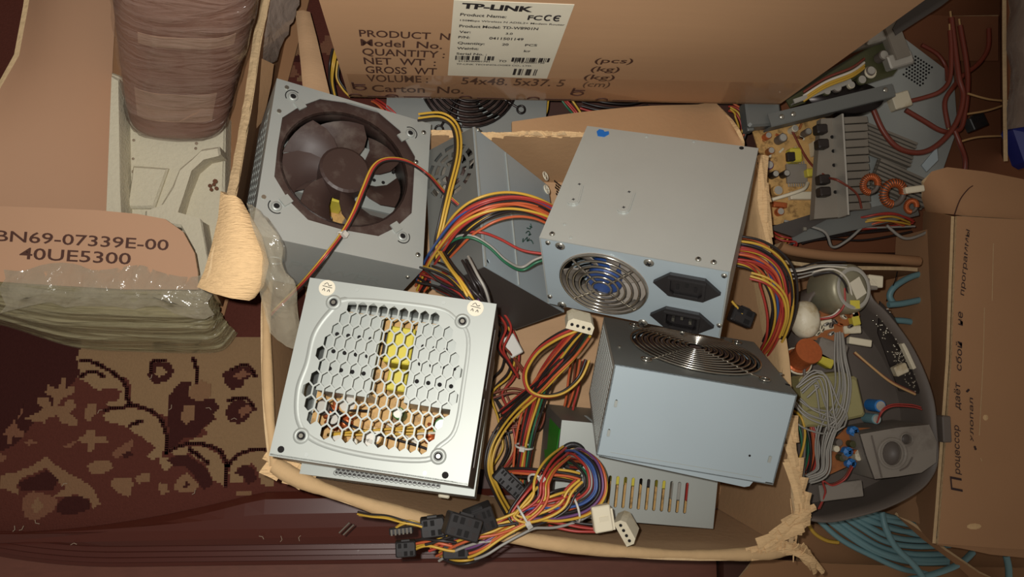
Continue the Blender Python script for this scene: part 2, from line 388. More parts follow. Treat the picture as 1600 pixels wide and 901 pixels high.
small = [([(200, 110), (240, 125), (255, 80), (275, 85), (270, 120), (305, 115), (305, 145), (260, 165), (240, 200), (265, 190), (280, 165), (310, 170), (310, 200), (285, 225), (320, 250), (320, 275), (265, 270), (235, 235), (205, 245), (185, 265), (150, 260), (105, 245), (150, 225), (180, 205), (155, 185), (160, 160), (200, 165), (215, 200), (225, 160), (185, 140)], 'rug_tan'),
         ([(350, 210), (365, 185), (395, 185), (395, 230), (370, 260), (350, 240)], 'rug_tan'),
         ([(360, 290), (390, 290), (390, 320), (440, 325), (445, 345), (395, 350), (385, 385), (365, 385), (360, 350), (320, 340), (325, 320), (360, 315)], 'rug_tan'),
         ([(355, 440), (400, 418), (450, 425), (468, 450), (430, 478), (380, 470)], 'rug_tan'),
         ([(460, 500), (500, 490), (540, 495), (550, 520), (535, 570), (505, 560), (480, 545), (458, 525)], 'rug_tan'),
         ([(555, 490), (590, 470), (622, 475), (615, 505), (580, 515)], 'rug_tan'),
         ([(715, 530), (740, 490), (770, 472), (800, 500), (825, 530), (800, 552), (745, 555)], 'rug_tan'),
         ([(660, 410), (690, 405), (710, 440), (690, 460), (665, 450)], 'rug_beige'), ([(660, 510), (685, 520), (700, 555), (670, 560), (655, 540)], 'rug_tan'),
         ([(260, 360), (300, 340), (320, 350), (290, 368)], 'rug_pink'), ([(10, 310), (60, 250), (75, 290), (100, 300), (100, 320), (60, 320), (45, 355), (25, 355), (35, 320)], 'rug_pink'),
         ([(100, 345), (130, 330), (155, 350), (120, 358)], 'rug_pink'), ([(70, 250), (98, 190), (92, 225)], 'rug_pink'), ([(460, 390), (500, 360), (540, 330), (555, 350), (530, 390), (480, 415)], 'rug_pink'),
         ([(975, 550), (1040, 548), (1040, 562), (975, 565)], 'rug_tan'), ([(0, 390), (30, 410), (0, 430)], 'rug_pink'), ([(130, 600), (155, 575), (180, 610), (150, 640)], 'rug_tan')]
for b, k in small: motif(cr(b), k)
dark = [[(610, 70), (625, 20), (650, 10), (700, 20), (720, 50), (700, 90), (640, 105)], [(700, 150), (740, 100), (790, 95), (780, 140), (820, 170), (880, 165), (905, 200), (880, 230), (885, 250), (840, 285), (820, 320), (760, 330), (710, 370), (690, 380), (700, 300), (690, 240)],
        [(920, 60), (950, 40), (1020, 30), (1050, 65), (1010, 90), (1000, 120), (960, 130), (930, 100)], [(930, 210), (960, 175), (1000, 160), (1050, 210), (1030, 240), (990, 270), (940, 250)],
        [(690, 420), (720, 400), (770, 400), (850, 450), (880, 520), (840, 540), (800, 480), (760, 440), (720, 440)], [(965, 470), (1000, 440), (1040, 445), (1060, 500), (1020, 520), (1010, 490)],
        [(235, 600), (270, 570), (330, 565), (370, 590), (365, 620), (300, 645), (240, 635)], [(80, 510), (130, 490), (190, 460), (240, 505), (215, 545), (150, 540), (90, 545)], [(505, 395), (530, 380), (545, 400), (520, 412)], [(755, 520), (770, 510), (780, 525), (765, 535)]]
for b in dark: motif(cr(b), 'rug_dark', 2)
for b, k in [([(750, 230), (765, 190), (800, 195), (805, 250), (775, 270), (755, 260)], 'rug_tan'), ([(780, 140), (800, 100), (830, 90), (875, 110), (870, 160), (830, 175), (795, 165)], 'rug_tan'), ([(640, 60), (650, 35), (680, 40), (690, 60), (660, 75)], 'rug_beige'), ([(960, 70), (1000, 45), (1035, 65), (990, 85)], 'rug_pink'), ([(985, 205), (1025, 190), (1040, 215), (1000, 240)], 'rug_pink')]:
    motif(cr(b), k, 3)
for l in [[(340, 5), (400, 20), (470, 60), (520, 110), (535, 185), (600, 205), (660, 245), (690, 330), (690, 390)], [(690, 385), (760, 355), (850, 355), (910, 385), (940, 440)], [(940, 440), (990, 392), (1060, 375), (1120, 375)], [(430, 210), (480, 205), (535, 195)], [(800, 0), (815, 60), (810, 100)], [(535, 275), (590, 255)], [(780, 370), (820, 400), (860, 430)], [(935, 440), (935, 530)], [(330, 75), (385, 50), (425, 75)], [(620, 60), (630, 15), (680, 12)], [(960, 45), (1020, 25), (1055, 70)], [(940, 175), (1010, 160), (1055, 210)]]:
    p = spline([at(x * K, 560 + y * K, 0) for x, y in l], 14); last = None
    for q in p:
        c = (round(q.x / 0.0024), round(q.y / 0.0024))
        if c != last: rug.box((c[0] * 0.0024, c[1] * 0.0024, 0.0), (0.0034, 0.0034, 0.0028), 'rug_dark')
        last = c
# the strip of the same rug that shows between the boxes at the top
for px, py, r_, k in [(455, 30, 18, 'rug_pink'), (470, 75, 15, 'rug_tan'), (450, 110, 14, 'rug_pink'), (478, 120, 12, 'rug_tan'), (520, 70, 20, 'rug_pink'), (535, 120, 16, 'rug_dark'), (440, 60, 10, 'rug_dark'), (462, 92, 8, 'rug_dark')]:
    motif([(px + r_ * (1 + 0.3 * math.sin(3 * a)) * math.cos(a), py + r_ * (1 + 0.25 * math.cos(2 * a)) * math.sin(a)) for a in [i * 0.5 for i in range(12)]], k, 2)
rug.build('rug', label='worn maroon rug with beige leaf and flower pattern at lower left', cat='rug')

# glossy rail with grooved edge along the bottom
def rail():
    mb = MB(); xs = [at(-60, 850, 0).x, at(1131, 850, 0).x]; y0 = at(500, 776, 0.004).y
    prof = [(y0 + 0.006, 0.0005), (y0 + 0.006, 0.003), (y0, 0.0115), (y0 - 0.015, 0.015), (y0 - 0.030, 0.0150), (y0 - 0.040, 0.013), (y0 - 0.047, 0.009), (y0 - 0.049, 0.004),
            (y0 - 0.0535, 0.0055), (y0 - 0.0555, 0.0015), (y0 - 0.0600, 0.003), (y0 - 0.0620, -0.001), (y0 - 0.0660, 0.0005), (y0 - 0.0680, -0.005), (y0 - 0.072, -0.006), (y0 - 0.0735, -0.012), (y0 - 0.0735, -0.03)]
    n = 40; g = []
    for i in range(n + 1):
        t = i / n; x = xs[0] + (xs[1] - xs[0]) * t
        lift = 0.020 * max(0, 1 - (x - xs[0]) / 0.16) ** 2 - 0.012 * (x - xs[0]) / (xs[1] - xs[0]) + 0.004
        sag = -0.012 * max(0, (t - 0.955) / 0.045) ** 2
        hx = -0.040 * (1 - min(1, max(0, (x - xs[0]) / 0.30)) ** 2) if t < 0.4 else 0
        g.append([V((x, yy + (hx if j < 3 else hx * 0.4 if j == 3 else 0) + (lift if j > 5 else lift * 0.2) - (sag if j > 5 else 0), zz + (sag if j > 1 else 0))) for j, (yy, zz) in enumerate(prof)])
    mb.sheet(g, -0.0025, 'lacquer', sm=False)
    return mb, xs, y0
mb, xs, y0 = rail()
r_ = thing('polished_wooden_rail', 'glossy dark brown wooden rail with grooved front edge along the bottom', 'furniture rail')
mb.build('moulded_rail', r_)
m2 = MB(); m2.box(((xs[0] + xs[1]) / 2, y0 - 0.26, -0.05), (xs[1] - xs[0], 0.40, 0.05), 'lacquer_low'); m2.build('lower_board', r_, label='matt reddish brown board under the rail')
# bits of lint and torn tape lying on the rail and rug
mb = MB()
for px, py in [(412, 842), (438, 846), (470, 836), (300, 772), (160, 640), (330, 640), (232, 592), (105, 755), (30, 828), (120, 850), (420, 608), (264, 640), (370, 655), (55, 812), (20, 830)]:
    p = at(px, py, 0.0165 if py > 764 else 0.002); a = random.random() * 6
    mb.tube([p, p + V((0.003 * math.cos(a), 0.003 * math.sin(a), 0.0006)), p + V((0.006 * math.cos(a + .6), 0.006 * math.sin(a + .6), 0))], 0.0004, 'dust', 4)
mb.build('lint', label='pale specks of lint scattered over the rug and glossy rail', cat='lint', kind='stuff')

# ---------------------------------------------------------------- power supplies
def pose(loc, eul): return T(loc[0], loc[1], loc[2] - 0.18) @ Euler(eul).to_matrix().to_4x4()
class Psu:
    def __init__(s, label, mw, hw=0.075, hd=0.07, hh=0.043, group=None):
        s.mw = mw; s.hw, s.hd, s.hh = hw, hd, hh
        s.root = thing('power_supply', label, 'power supply', mw, group)
    def F(s, f):
        w, d, h = s.hw, s.hd, s.hh
        o, x, y = {'top': ((0, 0, h), (1, 0, 0), (0, 1, 0)), 'bottom': ((0, 0, -h), (1, 0, 0), (0, -1, 0)), 'front': ((0, -d, 0), (1, 0, 0), (0, 0, 1)),
                   'back': ((0, d, 0), (-1, 0, 0), (0, 0, 1)), 'left': ((-w, 0, 0), (0, -1, 0), (0, 0, 1)), 'right': ((w, 0, 0), (0, 1, 0), (0, 0, 1))}[f]
        return frame(V(o), x, y)
    def ext(s, f): return {'top': (s.hw, s.hd), 'bottom': (s.hw, s.hd), 'front': (s.hw, s.hh), 'back': (s.hw, s.hh), 'left': (s.hd, s.hh), 'right': (s.hd, s.hh)}[f]
    def uv(s, f, px, py):
        m = s.mw @ s.F(f); pl = Plane(m.translation, m.col[2].to_3d()); q = m.inverted() @ pl.hit(px, py); return q.x, q.y
    def world(s, f, u, v, h=0.0): return s.mw @ s.F(f) @ V((u, v, h))
    def surf(s, px, py, f='top', h=0.003):
        u, v = s.uv(f, px, py); return s.world(f, u, v, h)
    def panels(s, mb, fs, k, holes={}, t=0.0011, outer={}):
        for f in fs:
            a, b = s.ext(f); e = 0.0 if f in ('top', 'bottom') else 0.0012
            mb.plate(outer.get(f) or rect(-a + (0 if f in ('top', 'bottom', 'left', 'right') else 0.0012), a - (0 if f in ('top', 'bottom', 'left', 'right') else 0.0012), -b + e, b - e), holes.get(f, []), t, k, s.F(f))
    def screws(s, f, pts, r=0.0033, name='screw'):
        for px, py in pts:
            u, v = s.uv(f, px, py); mb = MB(); x = s.F(f) @ T(u, v, 0)
            mb.lathe([(0, 0.0016), (r * 0.7, 0.0014), (r, 0.0004), (r, -0.001)], 'screw', x, 14)
            for a in (0.4, 0.4 + math.pi / 2): mb.box((0, 0, 0.0016), (r * 1.1, r * 0.25, 0.0006), 'hole', x @ RZ(a))
            mb.build(name, s.root)
    def rivets(s, f, pts, r=0.0016, k='hole', h=0.0002, name='rivet'):
        for p in pts: q = MB(); s.dots(q, f, [p], r, k, h); q.build(name, s.root)
    def dots(s, mb, f, pts, r=0.0016, k='hole', h=0.0002):
        for px, py in pts:
            u, v = s.uv(f, px, py); mb.cyl(r, -0.0002, h, k, s.F(f) @ T(u, v, 0), 10)
def fan(parent, x, R_, k_blade='fan_plastic', k_hub=None, nb=7, square=True, name='fan', rot=0.3, label=None, cov=0.90):
    """axial fan: frame ring, hub, each blade; faces +z of x"""
    mb = MB()
    if square: mb.plate(octo(0, 0, R_ * 1.22, R_ * 1.22, R_ * 0.2), [circ(0, 0, R_ * 0.98, 40)], 0.003, k_blade, x @ T(0, 0, -0.001))
    mb.lathe([(R_ * 0.98, -0.001), (R_ * 1.01, -0.001), (R_ * 1.01, -0.024), (R_ * 0.98, -0.024), (R_ * 0.98, -0.001)], k_blade, x, 40)
    for i in range(4):
        a = rot + i * math.pi / 2; mb.box((R_ * 0.62, 0, -0.022), (R_ * 0.75, 0.006, 0.003), k_blade, x @ RZ(a))
    fr = mb.build(name, parent, label=label)
    hb = MB(); rh = R_ * 0.40
    hb.lathe([(0, -0.003), (rh * 0.9, -0.003), (rh, -0.0045), (rh, -0.02), (0, -0.02)], k_hub or k_blade, x, 28, False); hb.build('hub', fr)
    for i in range(nb):
        a = rot + 2 * math.pi * i / nb; g = []
        for r in [0, 0.33, 0.66, 1.0]:
            row = []; rr = rh * 0.96 + (R_ * 0.95 - rh * 0.96) * r
            for q in range(7):
                t = q / 6; ang = a + (t - 0.5) * (2 * math.pi / nb) * (cov + 0.06 * r) + 0.30 * r * r
                row.append(x @ V((rr * math.cos(ang), rr * math.sin(ang), -0.0055 - 0.013 * t + 0.002 * math.sin(math.pi * t))))
            g.append(row)
        bl = MB(); bl.sheet(g, 0.0012, k_blade); bl.build('fan_blade', fr)
def grille(parent, x, R_, n, k='chrome', r=0.0010, inner=0.2, tabs=True, name='fan_grille', legs=4, a0=math.pi / 4):
    mb = MB()
    for i in range(n):
        R1 = R_ * (inner + (1 - inner) * i / (n - 1)); mb.torus(R1, r, k, x @ T(0, 0, 0.0016 + 0.003 * (1 - (R1 / R_) ** 2)), 44, 6)
    for i in range(legs):
        a = a0 + i * 2 * math.pi / legs
        mb.tube([x @ V((R_ * q * math.cos(a), R_ * q * math.sin(a), 0.0005 + 0.003 * (1 - min(q, 1) ** 2))) for q in (inner * 0.9, 0.5, 0.8, 1.0, 1.16 if tabs else 1.03)], r * 1.1, k, 6)
        if tabs: mb.torus(0.0042, r, k, x @ T(R_ * 1.22 * math.cos(a), R_ * 1.22 * math.sin(a), 0.001), 14, 5)
    return mb.build(name, parent)
def innards(parent, x, w, d, depth, kind=0):
    """circuit board with heatsinks, transformer, capacitors and coils seen through the holes; x = face frame"""
    b = MB(); b.box((0, 0, -depth), (w * 1.9, d * 1.9, 0.0016), 'board_tan', x); bo = b.build('circuit_board', parent)
    def sub(n, f): q = MB(); f(q); q.build(n, bo)
    top = -depth + 0.001
    for sx in (-1, 1):
        def hs(q):
            q.box((sx * w * 0.50, d * 0.28, top + 0.042), (w * 0.60, d * 1.02, 0.003), 'steel_bright', x); q.box((sx * w * 0.50, -d * 0.2, top + 0.02), (w * 0.60, 0.003, 0.044), 'alu', x)
            for i in range(4):
                for j in range(3): q.cyl(0.0018, top + 0.0435, top + 0.0440, 'hole', x @ T(sx * w * 0.5 + (i - 1.5) * w * 0.13, d * (0.05 + 0.22 * j), 0), 8)
        sub('heatsink', hs)
    def tr(q):
        q.rbox((0, d * 0.5, top + 0.016), (0.022, 0.030, 0.032), 'yellow_tape', x); q.rbox((0, d * 0.5, top + 0.016), (0.028, 0.020, 0.024), 'board_black', x)
    sub('transformer', tr)
    def tr2(q): q.rbox((0.002, d * 0.08, top + 0.012), (0.016, 0.018, 0.024), 'yellow_tape', x)
    sub('transformer', tr2)
    for i in range(9):
        u, v = rnd(w * 0.8), -d * 0.85 + random.random() * d * 0.55; r = random.choice((0.005, 0.006, 0.004, 0.008)); kk = random.choice(('board_black', 'board_tan', 'shell_dark', 'green_board_edge', 'molex'))
        sub('capacitor', lambda q: (q.cyl(r, top, top + 0.02, kk, x @ T(u, v, 0), 14, 0.0006), q.cyl(r * 0.8, top + 0.02, top + 0.0203, 'alu', x @ T(u, v, 0), 12)))
    for u, v in ((w * 0.72, d * 0.62), (w * 0.6, -d * 0.5), (-w * 0.6, -d * 0.45)):
        sub('coil', lambda q: [q.torus(0.004, 0.0018, 'copper', x @ T(u, v, top + 0.008) @ RZ(a) @ T(0.008, 0, 0) @ RX(math.pi / 2), 10, 5) for a in [i * 0.42 for i in range(15)]])
    for i in range(4):
        c = random.choice(('w_yellow', 'w_black', 'w_gray', 'w_white', 'w_black'))
        pts = [x @ V((rnd(w * .8), -d * 0.3 - random.random() * d * 0.5, top + 0.012 + 0.016 * random.random())) for _ in range(4)]
        sub('wire', lambda q: q.tube(spline(pts, 5), 0.0011, c, 5))

# --- A: upper left, big dark fan under an octagonal opening
A = Psu('grey power supply with a large dusty brown fan, standing upper left in the open box', pose((-0.0886, 0.1522, 0.3147), (-0.3504, 0.3356, -0.1618)), hd=0.08)
holeA = [A.uv('top', 380 + x * 0.355, 100 + y * 0.355) for x, y in [(340, 152), (480, 172), (590, 205), (690, 290), (757, 405), (750, 530), (742, 655), (670, 720), (595, 757), (440, 730), (285, 685), (200, 600), (137, 495), (150, 370), (172, 235), (250, 185)]]
mb = MB(); A.panels(mb, ['top', 'front', 'right'], 'steel', {'top': [holeA]})
# embossed lettering on the front face
uA, vA = A.uv('front', 500, 436); uB, vB = A.uv('front', 622, 446)
fr = A.F('front') @ frame(V((uA, min(vA, A.hh - 0.02) - 0.004, 0)), V((1, 0.0, 0)), V((0, 1, 0)))
mb.text('POWER', 'steel_bright', A.F('front') @ T(-0.035, -0.006, 0), w=0.085, h=0.014, lift=0.0006)
mb.torus(0.007, 0.0009, 'steel_bright', A.F('front') @ T(-0.048, 0.001, 0.0002), 20, 6)
A.dots(mb, 'top', [(398 + 14, 308), (436, 174), (448, 137)], 0.002, 'screw', 0.001)
mb.build('cover', A.root)
mb = MB(); slots = [rect(-0.06 + i * 0.0078, -0.06 + i * 0.0078 + 0.0042, v, v + 0.0105) for i in range(16) for v in (-0.034, -0.018, -0.002, 0.014)]
A.panels(mb, ['left', 'back', 'bottom'], 'steel', {'left': slots}); mb.build('chassis', A.root)
cx = sum(p[0] for p in holeA) / len(holeA); cy = sum(p[1] for p in holeA) / len(holeA)
fan(A.root, A.F('top') @ T(cx, cy, -0.004), 0.0590, rot=0.50, cov=0.76)
innards(A.root, A.F('top'), 0.07, 0.064, 0.072)
for px, py in [(458, 151), (641, 208), (432, 322), (629, 369)]:
    u, v = A.uv('top', px, py); q = MB(); x = A.F('top') @ T(u, v, 0); a = math.atan2(cy - v, cx - u)
    q.lathe([(0.0026, 0.0012), (0.0042, 0.0012), (0.0046, 0.0), (0.0026, -0.001)], 'steel', x, 16); q.cyl(0.0027, -0.001, 0.0006, 'hole', x, 12)
    q.torus(0.0068, 0.0005, 'hole', x @ RZ(a + math.pi * 0.55), 12, 5, 0, math.pi * 0.9)
    q.box((0.010, 0, 0.001), (0.009, 0.008, 0.0018), 'steel_bright', x @ RZ(a)); q.build('screw', A.root)
A.screws('top', [(653, 398), (662, 207), (650, 253)], 0.0025)
A.screws('front', [(637, 432)], 0.002)

# --- B: lower left, honeycomb lid
B = Psu('silver power supply with honeycomb lid, lying on the front rim of the open box', pose((-0.0278, -0.0249, 0.41), (-0.1788, -0.1389, -0.1436)))
c5 = lambda x, y: (400 + x * 0.43290, 400 + y * 0.43290)
region = [B.uv('top', *c5(x, y)) for x, y in [(345, 180), (620, 205), (700, 245), (740, 310), (722, 470), (695, 610), (640, 665), (600, 705), (430, 695), (250, 650), (185, 585), (180, 480), (210, 390), (235, 290), (290, 215)]]
def inside(poly, x, y):
    c = False; n = len(poly)
    for i in range(n):
        (x1, y1), (x2, y2) = poly[i], poly[i - 1]
        if (y1 > y) != (y2 > y) and x < (x2 - x1) * (y - y1) / (y2 - y1) + x1: c = not c
    return c
o0 = B.uv('top', *c5(355, 205)); o1 = B.uv('top', *c5(425, 205)); px_ = 0.00825; py_ = 0.0098
hexes = []
for j in range(-8, 9):
    for i in range(-10, 11):
        hx, hy = i * px_ + (px_ / 2 if j % 2 else 0), 0.002 + j * py_
        if inside(region, hx, hy): hexes.append([(hx + a, hy + b) for a, b in ((0, 0.0058), (0.0035, 0.0029), (0.0035, -0.0029), (0, -0.0058), (-0.0035, -0.0029), (-0.0035, 0.0029))])
mb = MB(); B.panels(mb, ['top'], 'steel_bright', {'top': hexes}, 0.0009)
# raised border of the pressed panel
bor = [V((p[0] * 1.10, 0.002 + (p[1] - 0.002) * 1.10, 0)) for p in region]
mb.tube([B.F('top') @ (p - V((0, 0, 0.0032))) for p in spline(bor, 6, True)], 0.0040, 'steel_bright', 6, closed=True)
mb.box((0, -0.0688, -0.003), (0.149, 0.0012, 0.006), 'steel_bright', B.F('top')); mb.build('cover', B.root)
mb = MB(); B.panels(mb, ['left', 'front', 'back', 'bottom'], 'steel'); B.panels(mb, ['right'], 'steel_dark', {'right': [rect(-0.055, 0.000, 0.004, 0.030), rect(0.006, 0.058, 0.004, 0.030)]}); mb.build('chassis', B.root)  # right side in darker steel: its unlit, grazing tone put into the colour
q = MB(); q.box((0, 0.016, -0.004), (0.118, 0.027, 0.002), 'green_board_edge', B.F('right')); q.build('side_board', B.root, label='green board edge behind the side slot')
innards(B.root, B.F('top'), 0.070, 0.064, 0.062)
for x, y in [(280, 167), (745, 235), (163, 648), (658, 722)]:
    u, v = B.uv('top', *c5(x, y)); q = MB(); xx = B.F('top') @ T(u, v, 0)
    q.lathe([(0.0062, 0.0002), (0.0052, 0.0014), (0.0038, 0.0016), (0.0030, 0.0006), (0.0030, -0.001)], 'steel_bright', xx, 20); q.cyl(0.0029, -0.001, 0.0007, 'hole', xx, 14); q.cyl(0.0017, 0, 0.0011, 'screw', xx, 8); q.build('screw', B.root)
B.rivets('top', [c5(90, 697), c5(683, 790)], 0.0026, 'hole'); B.rivets('top', [c5(365, 122), c5(677, 168), c5(183, 716), c5(610, 783)], 0.0016, 'steel', 0.0006)
for x, y in [(257, 115), (792, 188)]:
    u, v = B.uv('top', *c5(x, y)); q = MB(); xx = B.F('top') @ T(u, v, 0.0002) @ RZ(-0.12); q.cyl(0.0065, 0, 0.0004, 'paper', xx, 24)
    q.strokes([[(-0.004, 0.0008), (0.004, 0.0008)], [(-0.003, 0.002), (-0.001, 0.004), (0.001, 0.002), (0.003, 0.003)], [(-0.003, -0.003), (-0.002, -0.001), (-0.001, -0.003)], [(0.001, -0.003), (0.002, -0.001), (0.003, -0.0028)]], 0.0003, 'ink_dark', lambda a, b: xx @ V((a, b, 0.0005)), 3)
    q.build('warranty_sticker', B.root, label='round white sticker with small marks')

# --- D: upper right, plain lid, back face with chrome grille and two mains sockets
D = Psu('large grey power supply with chrome fan grille and two mains sockets in the open box', pose((0.19, 0.1108, 0.4089), (-0.5165, -0.3861, -0.2321)))
c4 = lambda x, y: (840 + x * 0.19375, 370 + y * 0.19375); c1 = lambda x, y: (820 + x * 0.3883, 180 + y * 0.3883)
fu, fv = D.uv('front', *c4(530, 380)); s1 = D.uv('front', *c4(1205, 395)); s2 = D.uv('front', *c4(1165, 660))
fv = max(-0.043 + 0.0395, min(0.043 - 0.0395, fv))
def iec(u, v): return [(u - 0.0245, v), (u - 0.0125, v + 0.0115), (u + 0.0125, v + 0.0115), (u + 0.0245, v), (u + 0.0125, v - 0.0115), (u - 0.0125, v - 0.0115)]
s1 = (s1[0], s1[1]); s2 = (s2[0], max(s2[1], -0.043 + 0.0145))
mb = MB(); D.panels(mb, ['top', 'left', 'right'], 'steel')
for (a, b), (c, d) in [((212, 285), (196, 345)), ((420, 312), (398, 377))]:
    p, q_ = D.uv('top', *c1(a, b)), D.uv('top', *c1(c, d)); m_ = ((p[0] + q_[0]) / 2, (p[1] + q_[1]) / 2); an = math.atan2(q_[1] - p[1], q_[0] - p[0]) - math.pi / 2
    L = V((p[0] - q_[0], p[1] - q_[1], 0)).length + 0.011; xx = D.F('top') @ T(m_[0], m_[1], 0) @ RZ(an)
    mb.prism(slot(0, 0, 0.0105, L), 0, 0.0012, 'steel', xx); mb.prism(slot(0, 0, 0.0080, L - 0.0025), 0.0012, 0.0017, 'steel', xx)
mb.build('cover', D.root)
mb = MB(); D.panels(mb, ['front'], 'steel_blue', {'front': [circ(fu, fv, 0.0375, 40), iec(*s1)[::-1], iec(*s2)[::-1]]}); D.panels(mb, ['back', 'bottom'], 'steel_blue'); mb.build('chassis', D.root)
D.screws('top', [c1(220, 283), c1(196, 344), c1(420, 314), c1(398, 376), c1(760, 592), c1(110, 478), c1(698, 580)], 0.0024)
D.screws('front', [c4(182, 73), c4(897, 208), c4(197, 547), c4(850, 690)], 0.0042); D.screws('front', [c4(84, 44), c4(100, 478), c4(1505, 310), c4(1466, 710), c4(1165, 770)], 0.0023)
D.rivets('top', [c1(872, 132)], 0.002); D.rivets('top', [c1(160, 437), c1(680, 105), c1(490, 85), c1(185, 490)], 0.0012, 'steel_bright', 0.0008)
u, v = D.uv('top', *c1(312, 73)); q = MB(); q.prism([(u + x, v + y) for x, y in [(-0.0055, 0.001), (-0.004, 0.0045), (0.0, 0.004), (0.0015, 0.002), (0.005, 0.0035), (0.0062, 0.0), (0.003, -0.0045), (-0.003, -0.0045)]], 0.0001, 0.0006, 'blue_sticker', D.F('top')); q.build('sticker', D.root, label='small torn blue sticker')
xx = D.F('front') @ T(fu, fv, 0); fan(D.root, xx @ T(0, 0, 0.0012), 0.0375, 'shell_gray', 'blue_hub', 7, False, rot=0.5)
grille(D.root, xx, 0.0365, 6, 'chrome', 0.0010, 0.22, False)
for (u, v), male in ((s1, False), (s2, True)):
    q = MB(); xx = D.F('front') @ T(u, v, 0)
    outer = [(-0.0262, 0), (-0.0135, 0.0132), (0.0135, 0.0132), (0.0262, 0), (0.0135, -0.0132), (-0.0135, -0.0132)]; inn = [(-0.0125, 0.0085), (0.0125, 0.0085), (0.0125, -0.0055), (0.0095, -0.0085), (-0.0095, -0.0085), (-0.0125, -0.0055)]
    q.plate(outer, [inn], 0.0032, 'black_plastic', xx @ T(0, 0, 0.003)); q.plate(inn, [], 0.001, 'black_plastic', xx @ T(0, 0, -0.010 if male else 0.0015))
    for i in range(6): a, b = inn[i], inn[(i + 1) % 6]; q.add([xx @ V((a[0], a[1], 0.003)), xx @ V((b[0], b[1], 0.003)), xx @ V((b[0], b[1], -0.011)), xx @ V((a[0], a[1], -0.011))], [(0, 1, 2, 3)], 'black_plastic')
    q.plate([(-0.0145, 0.0105), (0.0145, 0.0105), (0.0145, -0.0105), (-0.0145, -0.0105)], [inn], 0.0016, 'black_plastic', xx @ T(0, 0, 0.0046))
    so = q.build('mains_socket', D.root)
    for a, b in ((-0.007, -0.001), (0, 0.003), (0.007, -0.001)):
        q = MB(); q.box((a, b, -0.004 if male else 0.002), (0.0022, 0.0045, 0.012 if male else 0.0012), 'chrome' if male else 'hole', xx); q.build('pin' if male else 'contact_slot', so)

# --- E: lower right, plain pale blue side, grille on top, mesh on the left
Epsu = Psu('pale blue-grey power supply with wire grille on its upper side, right of the cable tangle', pose((0.23, -0.0345, 0.3626), (-1.2191, -0.1036, -0.167)), hh=0.041)
mb = MB(); fo = Epsu.ext('front'); lip = [(-0.075, -0.041), (0.052, -0.047), (0.056, -0.0455), (0.058, -0.041), (0.0668, -0.041), (0.0685, -0.039), (0.075, -0.039), (0.075, 0.041), (-0.075, 0.041)]
mb.plate([(x, y) for x, y in lip], [slot(*Epsu.uv('front', 860 + 297 * .344, 470 + 465 * .344), 0.002, 0.007), slot(*Epsu.uv('front', 860 + 264 * .344, 470 + 598 * .344), 0.002, 0.007), slot(*Epsu.uv('front', 860 + 995 * .344, 470 + 717 * .344), 0.002, 0.006)], 0.0011, 'steel_blue', Epsu.F('front'))
tc_ = Epsu.uv('top', 1098, 522)
gx, gy = 0.004, 0.004
[mb.box((*Epsu.uv('front', 860 + a * .344, 470 + b * .344), 0.0003), (0.0024, 0.0056, 0.0016), 'steel_bright', Epsu.F('front')) for a, b in ((297, 465), (264, 598), (995, 717))]
mb.box((0.0, -0.036, 0.0002), (0.128, 0.0004, 0.0004), 'steel', Epsu.F('front')); Epsu.panels(mb, ['top'], 'steel_dull', {'top': [circ(gx, gy, 0.058, 48)]}); Epsu.panels(mb, ['back'], 'steel_blue'); mb.build('cover', Epsu.root)  # top panel duller than the front: shade of its steep angle painted in
Epsu.rivets('front', [(860 + 905 * .344, 470 + 702 * .344)], 0.001); Epsu.rivets('top', [(860 + 1078 * .344, 470 + 380 * .344)], 0.0022); Epsu.rivets('top', [(860 + 1046 * .344, 470 + 331 * .344), (860 + 313 * .344, 470 + 210 * .344)], 0.0016, 'screw', 0.001)
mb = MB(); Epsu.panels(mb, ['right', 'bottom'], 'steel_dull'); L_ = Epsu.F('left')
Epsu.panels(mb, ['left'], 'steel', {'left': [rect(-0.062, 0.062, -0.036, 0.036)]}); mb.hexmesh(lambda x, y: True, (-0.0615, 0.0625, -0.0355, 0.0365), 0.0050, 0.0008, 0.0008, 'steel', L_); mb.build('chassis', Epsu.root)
q = MB(); q.rbox((-0.022, -0.008, -0.012), (0.030, 0.024, 0.022), 'black_plastic', L_); q.build('mains_socket', Epsu.root)
q = MB(); q.rbox((-0.032, 0.018, -0.012), (0.028, 0.012, 0.016), 'yellow_tape', L_); q.build('transformer', Epsu.root)
q = MB(); q.box((0, -0.030, -0.075), (0.12, 0.002, 0.14), 'board_tan', L_); q.build('circuit_board', Epsu.root)
xx = Epsu.F('top') @ T(gx, gy, 0); fan(Epsu.root, xx @ T(0, 0, -0.004), 0.0575, 'fan_plastic', None, 7, False, rot=0.2)
grille(Epsu.root, xx, 0.0585, 11, 'chrome', 0.0010, 0.16, True, legs=4)

